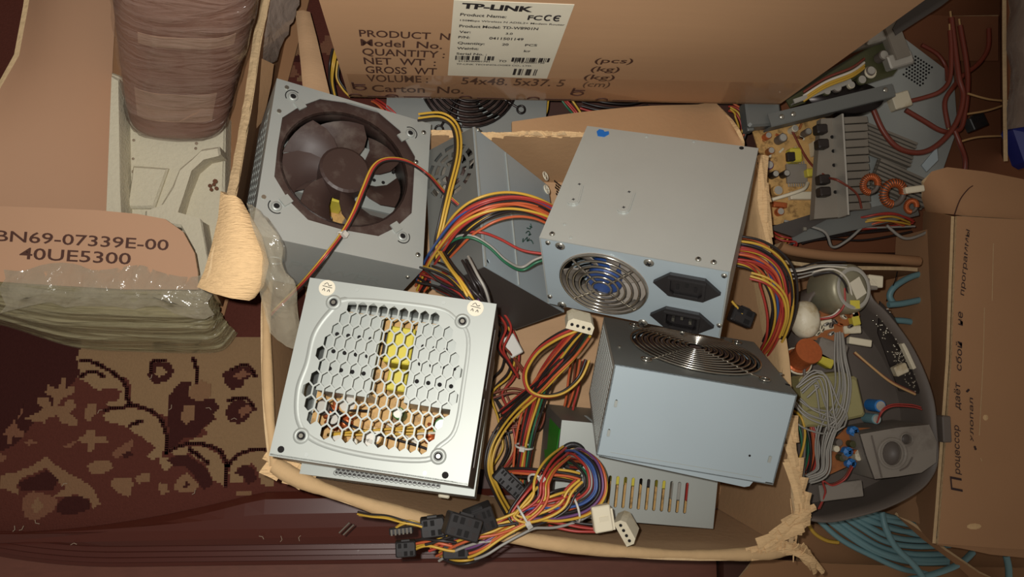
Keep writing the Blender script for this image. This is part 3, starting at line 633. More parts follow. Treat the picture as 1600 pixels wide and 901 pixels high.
# --- F: slotted face up, cable hole, dark side with green sticker
Fp = Psu('white-grey power supply with a row of slots and a cable hole, at the box front', pose((0.2012, -0.1091, 0.2620), (0.0711, -0.0127, -0.099)), hw=0.0787, hd=0.0452, hh=0.058)
cF = lambda x, y: (820 + x * 0.27754, 600 + y * 0.27754)
sl = []
for i in range(13):
    a = Fp.uv('top', *cF(395 + i * 43.4, 505 + i * 4.0)); b = Fp.uv('top', *cF(378 + i * 43.4, 683 + i * 3.8)); sl.append(slot((a[0] + b[0]) / 2, (a[1] + b[1]) / 2, 0.0032, abs(a[1] - b[1])))
hol = Fp.uv('top', *cF(270, 405))
mb = MB(); Fp.panels(mb, ['top', 'front'], 'steel_bright', {'top': sl + [circ(hol[0], hol[1], 0.0105, 24)]}); mb.build('cover', Fp.root)
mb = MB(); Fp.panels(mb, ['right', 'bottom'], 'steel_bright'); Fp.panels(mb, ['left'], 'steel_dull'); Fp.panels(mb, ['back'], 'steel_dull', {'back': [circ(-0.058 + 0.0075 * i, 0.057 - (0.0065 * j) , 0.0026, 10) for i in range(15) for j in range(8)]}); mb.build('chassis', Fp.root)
q = MB(); q.lathe([(0.0085, 0.001), (0.011, 0.003), (0.0135, 0.0022), (0.014, -0.001)], 'black_plastic', Fp.F('top') @ T(hol[0], hol[1], 0), 24); q.build('grommet', Fp.root, label='black rubber cable grommet')
q = MB(); ga = Fp.F('left'); q.prism([(-0.036, 0.055), (-0.036, -0.015), (-0.004, -0.012), (0.000, -0.032), (0.020, 0.006), (0.008, 0.058), (-0.004, 0.045)], 0.0002, 0.0006, 'green_sticker', ga); q.build('sticker', Fp.root, label='bright green arrow-shaped sticker')
q = MB(); q.box((0.0, -0.012, -0.03), (0.13, 0.055, 0.002), 'board_tan', Fp.F('top'))
bo = q.build('circuit_board', Fp.root)
for i, k in enumerate(('board_black', 'yellow_tape', 'yellow_tape', 'board_black', 'yellow_tape', 'alu', 'w_red')):
    q = MB(); q.rbox((-0.03 + i * 0.0145, -0.004 - 0.01 * (i > 4), -0.019), (0.011, 0.018, 0.022), k, Fp.F('top')); q.build('component', bo)

# --- C: behind the wires, lid corner up, vented fan side on the left
u_ = V((0.05, -1, 0.40)).normalized(); v_ = V((0.90, -0.44, -0.95)); v_ = (v_ - u_ * v_.dot(u_)).normalized(); n_ = v_.cross(-u_)
tl = at(740, 198, 0.160); Cc = tl + u_ * 0.075 + v_ * 0.066 - n_ * 0.030
mw = Matrix((v_, -u_, n_)).transposed().to_4x4(); mw.translation = Cc
Cp = Psu('dull grey power supply with green pen mark, standing behind the wires in the middle', mw, hw=0.066, hd=0.075, hh=0.030)
mb = MB(); Cp.panels(mb, ['top'], 'steel_blue', {'top': [circ(*Cp.uv('top', 763, 408), 0.0022, 12)]}); Cp.panels(mb, ['front'], 'steel_dark')  # front in dark steel: dim reflection at this angle put into the colour
a_ = Cp.uv('top', 788, 222); xq = a_[0]; mb.box((xq, 0, 0.0004), (0.0012, 0.148, 0.0012), 'steel_bright', Cp.F('top'))
mb.box((-0.0652, 0, 0.0005), (0.0016, 0.149, 0.0014), 'steel_bright', Cp.F('top'))
gu = lambda a, b: Cp.F('top') @ V((*Cp.uv('top', 640 + a * 0.2441, 280 + b * 0.2441), 0.0004))
mb.strokes([[(725, 380), (722, 402), (738, 385), (752, 372), (748, 395), (765, 380)], [(750, 398), (775, 390), (790, 415)], [(742, 345), (757, 332), (768, 345), (760, 360), (775, 352)], [(748, 312), (772, 318), (768, 300), (780, 310), (772, 285)]], 0.0005, 'pen_green', gu)
mb.build('cover', Cp.root)
vents = [circ(*p, 0.030, 24) for p in ()]
Lf = Cp.F('left'); mb = MB(); ring = []
for R1, n in ((0.009, 5), (0.017, 8), (0.0255, 11)):
    for i in range(n):
        a0, a1 = 2 * math.pi * i / n + 0.06, 2 * math.pi * (i + 0.80) / n; st = 5
        ring.append([((R1 + 0.0028) * math.cos(a0 + (a1 - a0) * k / st), (R1 + 0.0028) * math.sin(a0 + (a1 - a0) * k / st)) for k in range(st + 1)] + [((R1 - 0.0028) * math.cos(a1 - (a1 - a0) * k / st), (R1 - 0.0028) * math.sin(a1 - (a1 - a0) * k / st)) for k in range(st + 1)])
vc = Cp.uv('left', 700, 268); vc = (max(-0.04, min(0.04, vc[0])), max(-0.001, min(0.001, vc[1]))); ring = [[(vc[0] + p[0], vc[1] + p[1]) for p in r] for r in ring]
Cp.panels(mb, ['left'], 'steel_dull', {'left': ring}); Cp.panels(mb, ['right', 'back', 'bottom'], 'steel_dull'); mb.build('chassis', Cp.root)
fan(Cp.root, Lf @ T(vc[0], vc[1], -0.003), 0.028, 'alu_dusty', 'fan_plastic', 7, False)
mb = MB(); m0 = Cp.uv('top', 873, 300)
for i in range(9):
    for j in range(7): mb.cyl(0.0016, 0.0, 0.0003, 'hole', Cp.F('top') @ T(m0[0] - 0.006 + i * 0.0042 + (j % 2) * 0.0021, m0[1] - 0.014 + j * 0.0042, 0), 6)
mb.build('vent', Cp.root)
for px, py in ((852, 275), (854, 296)):
    q = MB(); a = Cp.uv('top', px, py); xx = Cp.F('top') @ T(a[0], a[1], 0.0003); q.torus(0.0048, 0.0008, 'paper', xx, 18, 5); q.box((0, 0, 0), (0.0075, 0.001, 0.0008), 'paper', xx @ RZ(0.4)); q.box((0, 0, 0), (0.0075, 0.001, 0.0008), 'paper', xx @ RZ(1.6)); q.build('approval_mark', Cp.root)
Cp.screws('top', [(747, 203)], 0.002)

# --- G: sliver under B with mesh lid
Gm = B.mw @ T(0.000, -0.0160, -0.0645) @ RZ(0.02)
G = Psu('power supply with fine mesh lid, mostly hidden beneath the honeycomb one', Gm @ RX(-0.04), hd=0.062, hh=0.018)
mb = MB(); G.panels(mb, ['top'], 'steel_bright', {'top': [rect(-0.045, 0.045, -0.058, 0.05)]}); mb.hexmesh(lambda x, y: True, (-0.0445, 0.0455, -0.0575, -0.028), 0.004, 0.0007, 0.0008, 'steel_dull', G.F('top')); mb.build('cover', G.root)
mb = MB(); G.panels(mb, ['left', 'front', 'right', 'back', 'bottom'], 'steel'); mb.build('chassis', G.root)
q = MB(); q.box((0, 0, -0.01), (0.12, 0.12, 0.002), 'board_black', G.F('top')); q.build('circuit_board', G.root)

# --- H: outside the box, under the printed carton, black wire grille
Hm = T(*at(733, 124, 0.072)) @ RZ(-0.06) @ T(0, 0, -0.034)
Hp = Psu('grey power supply with black wire grille, half under the printed carton', Hm, hw=0.085, hd=0.066, hh=0.034)
mb = MB(); Hp.panels(mb, ['top', 'left', 'right'], 'steel_dull', {'top': [circ(0, 0, 0.052, 40)]}); mb.build('cover', Hp.root)
mb = MB(); Hp.panels(mb, ['front', 'back', 'bottom'], 'steel'); mb.build('chassis', Hp.root)
fan(Hp.root, Hp.F('top') @ T(0, 0, -0.004), 0.0515, 'fan_plastic', None, 7, False)
grille(Hp.root, Hp.F('top'), 0.0525, 9, 'wire_black_metal', 0.0013, 0.18, True, a0=-0.45)
# ---------------------------------------------------------------- printed carton at the top
a0 = at(545, 151, 0.086); a1 = at(1218, 163, 0.086); ax = (a1 - a0); Wd = ax.length; ax.normalize()
Xm = frame(a0, ax, V((-ax.y, ax.x, 0)))          # x along the front, y into depth, z up
TP = thing('cardboard_carton', 'brown printed shipping carton with a white product label, standing at the top', 'cardboard box', Xm)
fp = Plane(a0, V((ax.y, -ax.x, 0)))
Xf = Matrix((V((1, 0, 0)), V((0, 0, 1)), V((0, -1, 0)))).transposed().to_4x4()    # face frame inside the carton's own axes
inv = (Xm @ Xf).inverted()
def fuv(px, py): q = inv @ fp.hit(px, py); return q.x, q.y
mb = MB(); Hh = 0.36; mb.box((Wd / 2, 0.002, Hh / 2), (Wd, 0.004, Hh), 'card_print')
def tline(mb, txt, A_, B_, hp, k='ink', bold=0.0, lift=0.0004):
    a, b = fuv(*A_), fuv(*B_); t = fuv(A_[0], A_[1] - hp); an = math.atan2(b[1] - a[1], b[0] - a[0])
    mb.text(txt, k, Xf @ T(a[0], a[1], 0) @ RZ(an), w=math.hypot(b[0] - a[0], b[1] - a[1]), h=abs(t[1] - a[1]), bold=bold, lift=lift)
c6 = lambda x, y: (500 + x * 0.3125, y * 0.3125)
for s_, A_, B_ in [('PRODUCT  N', (198, 180), (648, 198)), ('Model  No.', (205, 226), (610, 243)), ('QUANTITY :', (213, 272), (622, 288)), ('NET  WT  :', (222, 318), (578, 328)), ('GROSS  WT', (230, 362), (582, 372)), ('VOLUME :', (237, 405), (540, 411)), ('54x48. 5x37. 5', (705, 418), (1215, 430)), ('Carton  No.', (262, 456), (718, 466))]:
    tline(mb, s_, c6(*A_), c6(*B_), 10.5, bold=0.012)
for s_, A_, B_ in [('(pcs)', (1370, 312), (1560, 315)), ('(kg)', (1350, 354), (1492, 357)), ('(kg)', (1315, 394), (1467, 398)), ('(cm)', (1310, 430), (1443, 434))]: tline(mb, s_, c6(*A_), c6(*B_), 7.5, bold=0.01)
for x, y in [(200, 437), (1287, 465)]:
    u, v = fuv(*c6(x, y)); mb.torus(0.006, 0.0011, 'ink', Xf @ T(u, v, 0.0002), 16, 4); mb.box((u, v + 0.009, 0.0003), (0.012, 0.0022, 0.0006), 'ink', Xf); mb.box((u - 0.006, v + 0.006, 0.0003), (0.0022, 0.018, 0.0006), 'ink', Xf)
for x, y in [(180, 482), (360, 484), (727, 494), (1062, 504), (1398, 514)]:
    u, v = fuv(*c6(x, y)); mb.torus(0.006, 0.0011, 'ink', Xf @ T(u, max(v, 0.004), 0.0002), 14, 4, 0, math.pi); mb.box((u + 0.026, max(v, 0.004), 0.0003), (0.028, 0.002, 0.0006), 'ink', Xf)
mb.build('front_panel', TP)
for nm, c, d in [('side_panel', (0.002, 0.19, Hh / 2), (0.004, 0.37, Hh)), ('side_panel', (Wd - 0.002, 0.19, Hh / 2), (0.004, 0.37, Hh)), ('back_panel', (Wd / 2, 0.373, Hh / 2), (Wd, 0.004, Hh)), ('top_panel', (Wd / 2, 0.1875, Hh), (Wd, 0.375, 0.004)), ('bottom_panel', (Wd / 2, 0.1875, 0.002), (Wd, 0.375, 0.004))]:
    q = MB(); q.box(c, d, 'card_print'); q.build(nm, TP)
# clear tape along the lower edge
q = MB(); y0_, y1_ = 0.0, fuv(700, 118)[1]; q.box((Wd / 2, y1_ / 2, 0.0003), (Wd * 0.98, y1_, 0.0003), 'film_carton', Xf); q.build('packing_tape', TP, label='strip of clear tape along the bottom edge')
# product label
cL = lambda x, y: (690 + x * 0.14375, y * 0.14375)
lab = [fuv(709, -1), fuv(897.5, 6.5), fuv(854.6, 122), fuv(699.6, 117)]
q = MB(); q.prism(lab[::-1], 0.0001, 0.0005, 'paper', Xf)
for s_, A_, B_, hp, bo in [('TP-LINK', (215, 78), (985, 120), 8, 0.045), ('Product Name:', (200, 160), (700, 188), 4.2, 0.02), ('150Mbps Wireless N ADSL2+ Modem Router', (200, 218), (1335, 270), 2.6, 0.012), ('Product Model: TD-W8901N', (190, 285), (1045, 318), 4, 0.02), ('Ver:', (190, 348), (315, 352), 3.6, 0.02), ('3.0', (695, 366), (770, 368), 3, 0.02), ('P/N:', (180, 405), (305, 410), 3.6, 0.02), ('0411501149', (515, 418), (885, 432), 3.8, 0.02), ('Quantity:', (172, 468), (465, 480), 3.6, 0.02), ('20', (655, 485), (725, 487), 3.4, 0.02), ('PCS', (905, 492), (1035, 494), 3.2, 0.02), ('Weight:', (165, 526), (400, 534), 3.6, 0.02), ('kg', (892, 556), (960, 558), 3.2, 0.02), ('Serial No. :', (160, 584), (490, 594), 3.2, 0.02), ('2118700001701', (180, 662), (520, 668), 2.2, 0.02), ('TO', (615, 664), (700, 668), 3.2, 0.02), ('2118700001720', (780, 676), (1115, 684), 2.2, 0.02), ('TP-LINK TECHNOLOGIES CO., LTD.', (160, 694), (980, 716), 2.2, 0.01), ('FC', (930, 205), (1085, 210), 7, 0.03)]:
    tline(q, s_, cL(*A_), cL(*B_), hp, 'ink_dark', bo, 0.0008)
for cx_, cy_, bar in [(1160, 185, 0), (1260, 190, 1)]:
    u, v = fuv(*cL(cx_, cy_)); r_c = abs(fuv(*cL(cx_, cy_))[1] - fuv(*cL(cx_, cy_ - 28))[1])
    q.torus(r_c, 0.0008, 'ink_dark', Xf @ T(u, v, 0.0006) @ Matrix.Diagonal((0.62, 1, 1, 1)), 14, 4, 0.9, 2 * math.pi - 0.9)
    if bar: q.box((u - r_c * 0.1, v, 0.0007), (r_c * 0.8, 0.0016, 0.0006), 'ink_dark', Xf)
rb = random.Random(3)
for xa, xb, ya, yb in [(145, 565, 598, 640), (745, 1165, 618, 660), (770, 1030, 740, 805)]:
    a, b = fuv(*cL(xa, yb)), fuv(*cL(xb, yb + 8)); t = fuv(*cL(xa, ya)); n = 46 if xb < 1030 or xa > 700 and yb < 700 else 26; w_ = (b[0] - a[0]) / n
    for i in range(n):
        if rb.random() < 0.62: q.box((a[0] + (i + 0.5) * w_, (a[1] + t[1]) / 2 + (b[1] - a[1]) * i / n, 0.0007), (w_ * rb.uniform(0.5, 1.0), abs(t[1] - a[1]), 0.0004), 'ink_dark', Xf)
q.build('product_label', TP, label='white printed product label with black lettering and bar codes')

# ---------------------------------------------------------------- the open box that holds the power supplies
def wallsheet(rim, base, n=26, t=0.0045, k='card', bulge=0.006, jag=0.0, edge='card_edge', rows=8, back=None):
    R_ = spline(rim, 8); B_ = spline(base, 8); rs = lambda L, i: L[min(len(L) - 1, int(round(i / n * (len(L) - 1))))]
    g = []
    tops = [rs(R_, i) + V((0, 0, -random.random() * jag)) + V((rnd(jag * .25), rnd(jag * .25), 0)) for i in range(n + 1)]
    for j in range(rows + 1):
        s_ = j / rows; row = []
        for i in range(n + 1):
            b = rs(B_, i); p = b.lerp(tops[i], s_); c = (rs(B_, n // 2) - V((0.2, 0, 0))); row.append(p)
        g.append(row)
    m = MB(); m.sheet(g, t, k, edge, back=back); return m, tops
PB = thing('open_cardboard_box', 'shallow worn open cardboard box filled with power supplies and cables', 'cardboard box')
def P(l): return [at(*p) for p in l]
rim_f = P([(428, 727, .185), (470, 751, .188), (540, 777, .188), (620, 803, .188), (700, 822, .188), (800, 840, .188), (930, 858, .188), (1060, 867, .187), (1180, 866, .186), (1240, 858, .182)])
rim_l = P([(440, 185, .085), (434, 300, .085), (424, 400, .10), (416, 470, .150), (416, 560, .172), (420, 650, .182), (428, 727, .185)])
rim_b = P([(440, 185, .085), (560, 195, .098), (676, 203, .105), (760, 207, .105), (850, 205, .105), (1000, 212, .105), (1178, 236, .11)])
rim_r = P([(1178, 236, .11), (1188, 290, .135), (1199, 380, .14), (1213, 460, .15), (1230, 560, .16), (1238, 680, .17), (1246, 790, .178), (1240, 858, .182)])
def base(l, cx=0.13, cy=0.02): return [V((cx + (p.x - cx) * 0.975, cy + (p.y - cy) * 0.975, 0.0175)) for p in l]
for nm, rim, jag, kk in [('front_panel', rim_f, 0.0, 'card_old'), ('left_panel', rim_l, 0.0, 'card'), ('back_panel', rim_b, 0.004, 'card'), ('right_panel', rim_r, 0.004, 'card')]:
    m, tops = wallsheet(rim, [V((b.x, b.y - (0.024 if nm == 'back_panel' else 0), b.z)) for b in base(rim)], 30, 0.0045, kk, jag=jag)
    if nm in ('front_panel', 'left_panel'):        # rim folded over: rounded, paler
        R_ = spline(rim, 8); r_ = [0.0068 + 0.0012 * math.sin(i * 0.31) + rnd(0.0003) - 0.0018 * i / len(R_) for i in range(len(R_))] if nm == 'front_panel' else [0.0045 + 0.0005 * math.sin(i * 0.4) for i in range(len(R_))]
        m.tube([p + V((0, 0, -0.003)) for p in R_], r_, 'card_rim', 10)
    else:                                           # torn rim: frayed fibre lying on the edge
        R_ = spline(rim, 10)
        for i in range(0, len(R_) - 3, 1):
            if random.random() < 0.85:
                p = R_[i]; L = random.uniform(0.008, 0.024); d = (R_[i + 2] - p).normalized()
                if L > 0.02 and i > len(R_) * 0.9: continue
                g = [[p + d * (L * q) + V((rnd(.0012), rnd(.0012) - w_, rnd(.0015) - 0.0005)) for q in (0, .35, .7, 1)] for w_ in (0, 0.003 + random.random() * 0.004)]
                m.sheet(g, 0.0007, 'card_torn', sm=False)
    if nm == 'right_panel':
        R_ = spline(rim, 8)[4:40]; m.sheet([[p + V((.0015, 0, .0012)) for p in R_], [p + V((-.004, 0, .0005)) for p in R_], [p + V((-.0065, 0, -.006)) for p in R_], [p + V((-.0075, 0, -.03)) for p in R_]], 0.0006, 'card_rim')
    m.build(nm, PB)
q = MB(); cn = [base(rim_l)[0], base(rim_f)[0], base(rim_f)[-1], base(rim_b)[-1]]
q.prism([(c.x, c.y) for c in cn], 0.0160, 0.0190, 'card_old'); q.build('bottom_panel', PB)
# outer flap of the back panel, lying outwards under the printed carton
q = MB(); top_ = P([(800, 190, .10), (900, 176, .09), (1000, 166, .085), (1090, 163, .075), (1118, 160, .075), (1150, 205, .11)]); low = P([(800, 206, .104), (900, 207, .104), (1000, 212, .104), (1080, 222, .106), (1130, 228, .108), (1165, 234, .109)])
a, b = spline(top_, 5), spline(low, 5); q.sheet([[x.lerp(y, t) for x, y in zip(a, b)] for t in (0, .33, .66, 1)], 0.004, 'card', 'card_torn'); q.build('flap', PB)
q = MB(); q.sheet([[at(*p) for p in r] for r in [[(466, 20, .06), (470, 60, .07), (474, 110, .078), (478, 160, .08)], [(474, 20, .067), (480, 60, .076), (486, 110, .082), (492, 160, .084)], [(480, 22, .06), (492, 62, .07), (504, 112, .075), (516, 162, .075)]]], 0.004, 'card_old', 'card_torn'); q.build('flap', PB, label='creased corner flap bent outwards')
# frayed corners
def shreds(pts, n, k='card_torn', sp=0.008, ln=(0.015, 0.04), dirv=None, seed=1):
    r = random.Random(seed); m = MB(); L = spline([at(*p) for p in pts], 12)
    for i in range(n):
        j = r.randrange(len(L) - 1); p = L[j]; d = ((L[min(j + 6, len(L) - 1)] - L[max(j - 6, 0)]).normalized() if dirv is None else dirv); l_ = r.uniform(*ln)
        d = (d + V((r.uniform(-.16, .16), r.uniform(-.16, .16), r.uniform(-.15, .15)))).normalized(); s_ = d.cross(V((0, 0, 1))).normalized(); w_ = r.uniform(0.006, 0.012); o = V((r.uniform(-sp, sp), r.uniform(-sp, sp), r.uniform(-sp, sp) * 0.6))
        rows = []
        for side in (-0.5, 0.0, 0.5):
            rows.append([p + o + d * (l_ * (q - 0.5)) + s_ * (side * w_ * (1 - 0.3 * q)) + V((0, 0, 0.002 * math.sin(3 * q + i) + 0.0016 * (1 - abs(side) * 2))) for q in (0, .25, .5, .75, 1)])
        m.sheet(rows, 0.0008, k, sm=False)
    return m
shreds([(432, 726, .178), (455, 738, .178), (478, 748, .178)], 16, ln=(0.012, 0.028), sp=0.006, seed=4).build('torn_edge', PB, label='crumpled torn corner at front left')
shreds([(1236, 670, .175), (1243, 730, .178), (1250, 790, .178), (1246, 815, .178)], 20, sp=0.0045, ln=(0.02, 0.045), seed=5).build('torn_edge', PB, label='frayed corrugated strip at front right')
shreds([(1205, 842, .186), (1228, 830, .184), (1250, 812, .182)], 12, sp=0.005, seed=6).build('torn_edge', PB, label='frayed fold at front right')
shreds([(1200, 860, .186), (1235, 858, .184), (1258, 866, .178), (1272, 884, .165)], 16, sp=0.0040, ln=(0.02, 0.04), seed=8).build('torn_edge', PB, label='torn tongue sticking out at front right')
shreds([(1192, 275, .14), (1196, 310, .142), (1199, 350, .144)], 7, sp=0.002, ln=(0.03, 0.05), seed=9).build('torn_edge', PB, label='pale torn edge at the right')

# ---------------------------------------------------------------- the long flat carton on the left
TV = thing('flat_carton', 'long brown carton on the left wrapped in clear film, its lid torn open', 'cardboard box')
m = MB()     # left panel leaning outwards
g = []
for (tx, ty), (bx, by) in zip([(60, -140), (46, -60), (36, 10), (22, 85), (-14, 150), (-70, 220), (-90, 290), (-95, 345)], [(186, -140), (182, -60), (177, 20), (173, 100), (171, 180), (168, 250), (166, 320), (165, 372)]):
    T_, B_ = at(tx, ty, 0.10), at(bx, by, 0.012); g.append([B_.lerp(T_, t) + V((-0.012 * math.sin(math.pi * t), 0, 0)) for t in [i / 8 for i in range(9)]])
m.sheet(g, 0.005, 'card_salmon', 'card_edge'); m.build('left_panel', TV)
m = MB()     # right panel with thick torn rim
rim = P([(440, -120, .11), (416, 0, .112), (402, 70, .118), (392, 140, .132), (380, 210, .158), (366, 290, .20), (352, 350, .232), (336, 420, .24), (327, 450, .235)]); bs = [V((p.x - 0.004 - (p.z - 0.11) * 0.38, p.y, 0.006)) for p in rim]
R_, B_ = spline(rim, 6), spline(bs, 6); g = [[b.lerp(r, t) for t in (0, .3, .6, .85, 1)] for r, b in zip(R_, B_)]
m.sheet(g, 0.0035, 'card_dark', 'card_edge')
e_ = [(p + V((-.0026 + rnd(.0005), 0, rnd(.0006))), p + V((.0026 + .0006 * math.sin(i * .9) + rnd(.0005), 0, rnd(.0006)))) for i, p in enumerate(R_)]
m.sheet([[a[0] for a in e_], [(a[0] + a[1]) / 2 + V((0, 0, .0008)) for a in e_], [a[1] for a in e_]], 0.004, 'card_edge', sm=False)
m.build('right_panel', TV)
m = MB()     # front flap with the printed number
zf = 0.112; fl = [(-80, 326), (0, 322), (60, 324), (150, 328), (215, 334), (258, 342), (286, 362), (304, 395), (309, 425), (310, 452), (200, 452), (90, 446), (0, 440), (-80, 436)]
pp = [at(x, y, zf) for x, y in fl]; m.prism([(p.x, p.y) for p in pp], zf - 0.004, zf, 'card_salmon', side='card_edge')
def zline(mb, txt, A_, B_, hp, z, k, bold=0.0, shear=0.0):
    a, b, t = at(*A_, z), at(*B_, z), at(A_[0], A_[1] - hp, z); mb.text(txt, k, frame(a, b - a, t - a), w=(b - a).length, h=hp / FPX * (HC - z), bold=bold, lift=0.0004)
zline(m, 'BN69-07339E-00', (-7, 376), (263, 391), 16, zf, 'ink', 0.01); zline(m, '40UE5300', (30, 404), (204, 413), 17, zf, 'ink', 0.01)
m.build('front_flap', TV)
m = MB()     # front side, wrapped in layers of film
up = P([(-80, 436, .108), (0, 441, .108), (90, 447, .108), (200, 453, .108), (310, 455, .106), (332, 462, .09), (345, 470, .06)]); dn = P([(-80, 494, .007), (0, 506, .007), (120, 542, .007), (220, 549, .007), (310, 551, .007), (350, 546, .007), (372, 520, .007)])
a, b = spline(up, 8), spline(dn, 8); g = []
for t in [i / 40 for i in range(41)]:
    g.append([x.lerp(y, t) + V((0, 0.0, 0.028 * math.sin(math.pi * t) ** 0.8 + (0.0026 * math.sin(t * 31 + i_ * 0.07) + 0.0016 * math.sin(t * 74 - i_ * 0.11)) * (0 < t < 1))) for i_, (x, y) in enumerate(zip(a, b))])
m.sheet(g, 0.004, 'wrap_stack'); m.build('front_side', TV, label='front side under many layers of stretched film')
q = MB(); g2 = [[p + V((0.0, -0.0005, 0.0035 + 0.0016 * math.sin(j * 0.5 + i * 0.3))) for j, p in enumerate(r)] for i, r in enumerate(g)]
q.sheet(g2, 0.0003, 'film_streak'); q.build('stretch_film', TV, label='clear crinkled film')
q = MB(); g = []      # tape over the flap edge
for i, (y, z) in enumerate([(416, .1135), (430, .115), (446, .1155), (460, .113), (474, .114), (486, .120)]):
    g.append([at(x + 6 * math.sin(i * 2 + x * 0.07), y + 6 * math.sin(x * 0.05) + 10 * max(0, abs(x - 110) - 70) / 100 + (0 if i < 4 else -14 * abs(math.sin(x * 0.03))), z + 0.0024 * math.sin(x * 0.23 + i * 1.4) + rnd(0.0012)) for x in range(4, 330, 13)])
q.sheet(g, 0.0003, 'film_tape'); q.build('packing_tape', TV, label='shiny crumpled clear tape over the flap edge')
m = MB(); cn = [at(175, -140, 0), at(166, 440, 0), at(345, 520, 0), at(470, 60, 0), at(520, -140, 0)]; m.prism([(p.x, p.y) for p in cn][::-1], 0.003, 0.006, 'card_dark'); m.build('bottom_panel', TV)
m = MB()     # torn corner bent outwards
g = []
for row in [[(352, 300, 0.236), (348, 340, 0.236), (338, 385, 0.236), (326, 425, 0.235), (314, 450, 0.233)], [(358, 305, 0.242), (362, 345, 0.246), (352, 390, 0.248), (346, 430, 0.248), (334, 456, 0.242)], [(364, 310, 0.244), (378, 350, 0.250), (380, 395, 0.253), (374, 435, 0.252), (362, 462, 0.244)], [(370, 316, 0.240), (392, 355, 0.248), (404, 400, 0.252), (400, 438, 0.250), (386, 464, 0.240)], [(374, 322, 0.234), (402, 372, 0.242), (413, 412, 0.244), (406, 442, 0.240), (392, 460, 0.232)]]: g.append([at(*p) for p in row])
m.sheet(g, 0.004, 'card_torn', 'card_edge'); 
m.build('torn_corner', TV, label='pale torn corner of corrugated card')
q = MB(); g = []
for row in [[(384, 318, 0.245), (396, 352, 0.252), (408, 392, 0.254), (404, 430, 0.248), (412, 470, 0.238), (424, 520, 0.228)], [(400, 322, 0.248), (420, 352, 0.257), (424, 400, 0.256), (428, 440, 0.252), (436, 490, 0.243), (446, 540, 0.233)], [(412, 332, 0.244), (436, 368, 0.253), (438, 410, 0.252), (450, 440, 0.248), (462, 500, 0.238), (470, 545, 0.230)], [(416, 340, 0.238), (446, 388, 0.244), (440, 420, 0.244), (462, 450, 0.242), (468, 500, 0.234), (476, 532, 0.228)]]:
    g.append([at(p[0] + rnd(3), p[1] + rnd(4), p[2] + rnd(.003)) for p in row])
g = [spline(r, 4) for r in g]; g = list(map(list, zip(*[spline(c, 4) for c in zip(*g)]))); q.sheet([[p + V((rnd(.0006), rnd(.0006), rnd(.0012))) for p in r] for r in g], 0.0003, 'film_tape'); q.build('packing_tape', TV, label='crumpled strip of tape hanging from the torn corner')
q = MB(); g = []
for row in [[(418, -30, .112), (412, 20, .112), (404, 70, .112), (396, 110, .112)], [(440, -30, .10), (434, 20, .10), (424, 65, .095), (412, 104, .09)], [(474, -30, .085), (464, 15, .08), (446, 60, .075), (430, 98, .07)]]: g.append([at(*p) for p in row])
g = [spline(r, 5) for r in g]; q.sheet([[p + V((rnd(.001), rnd(.001), rnd(.0025))) for p in r] for r in g], 0.0003, 'film_bag'); q.build('stretch_film', TV, label='loose grey film hanging outside the right side')
q = MB(); q.sheet([[at(*p) for p in r] for r in [[(402, 90, .108), (396, 130, .108), (388, 180, .107), (384, 215, .105)], [(424, 100, .085), (420, 130, .082), (412, 165, .08), (404, 190, .08)]]], 0.003, 'card', 'card_torn'); q.build('torn_strip', TV, label='brown strip torn from the right side')

# polystyrene insert
FM = thing('polystyrene_insert', 'dirty cream polystyrene packing block with stepped ribs inside the left carton', 'packing foam')
def slab(poly, z0, z1, k='foam'):
    m = MB(); pp = [at(x, y, z1) for x, y in poly]; n = len(pp); c = sum(pp, V()) / n
    inn = [p + (c - p).normalized() * 0.003 for p in pp]
    lo = [(p.x, p.y) for p in pp]; tp = [(p.x, p.y) for p in inn]
    vs = [V((*p, z0)) for p in lo] + [V((*p, z1 - 0.003)) for p in lo] + [V((*p, z1)) for p in tp]; fs = []
    for r in (0, 1):
        for i in range(n): fs.append((r * n + i, r * n + (i + 1) % n, r * n + n + (i + 1) % n, r * n + n + i))
    m.add(vs, fs, k); t = tessellate_polygon([[V((*p, 0)) for p in tp]]); m.add([V((*p, z1)) for p in tp], [tuple(q) for q in t], k); return m
slab([(173, 112), (352, 178), (350, 330), (338, 470), (166, 470)], 0.004, 0.032).build('base', FM)
slab([(174, 116), (185, 122), (188, 300), (190, 345), (165, 345)], 0.032, 0.062).build('rib', FM)
slab([(315, 232), (342, 228), (344, 240), (320, 245), (300, 262), (285, 300), (275, 335), (315, 345), (334, 460), (308, 460), (306, 395), (282, 355), (225, 345), (225, 330), (250, 320), (268, 290), (280, 262), (300, 246)], 0.032, 0.060).build('rib', FM)
slab([(207, 258), (262, 262), (240, 325), (198, 325)], 0.032, 0.038).build('pad', FM)
for px, py in [(209, 219), (307, 224), (306, 232), (209, 268), (208, 248), (334, 288), (338, 294), (330, 296), (336, 283), (328, 290)]:
    q = MB(); p = at(px, py, 0.0325 if px < 320 else 0.0605); q.lathe([(0, 0.0006), (0.0014 + rnd(.0006), 0.0004), (0.0020 + rnd(.0006), 0.0)], 'rug_pink' if px > 320 else 'dust', T(*p), 7); q.build('stain', FM, label='reddish stain' if px > 320 else 'small dark stain')

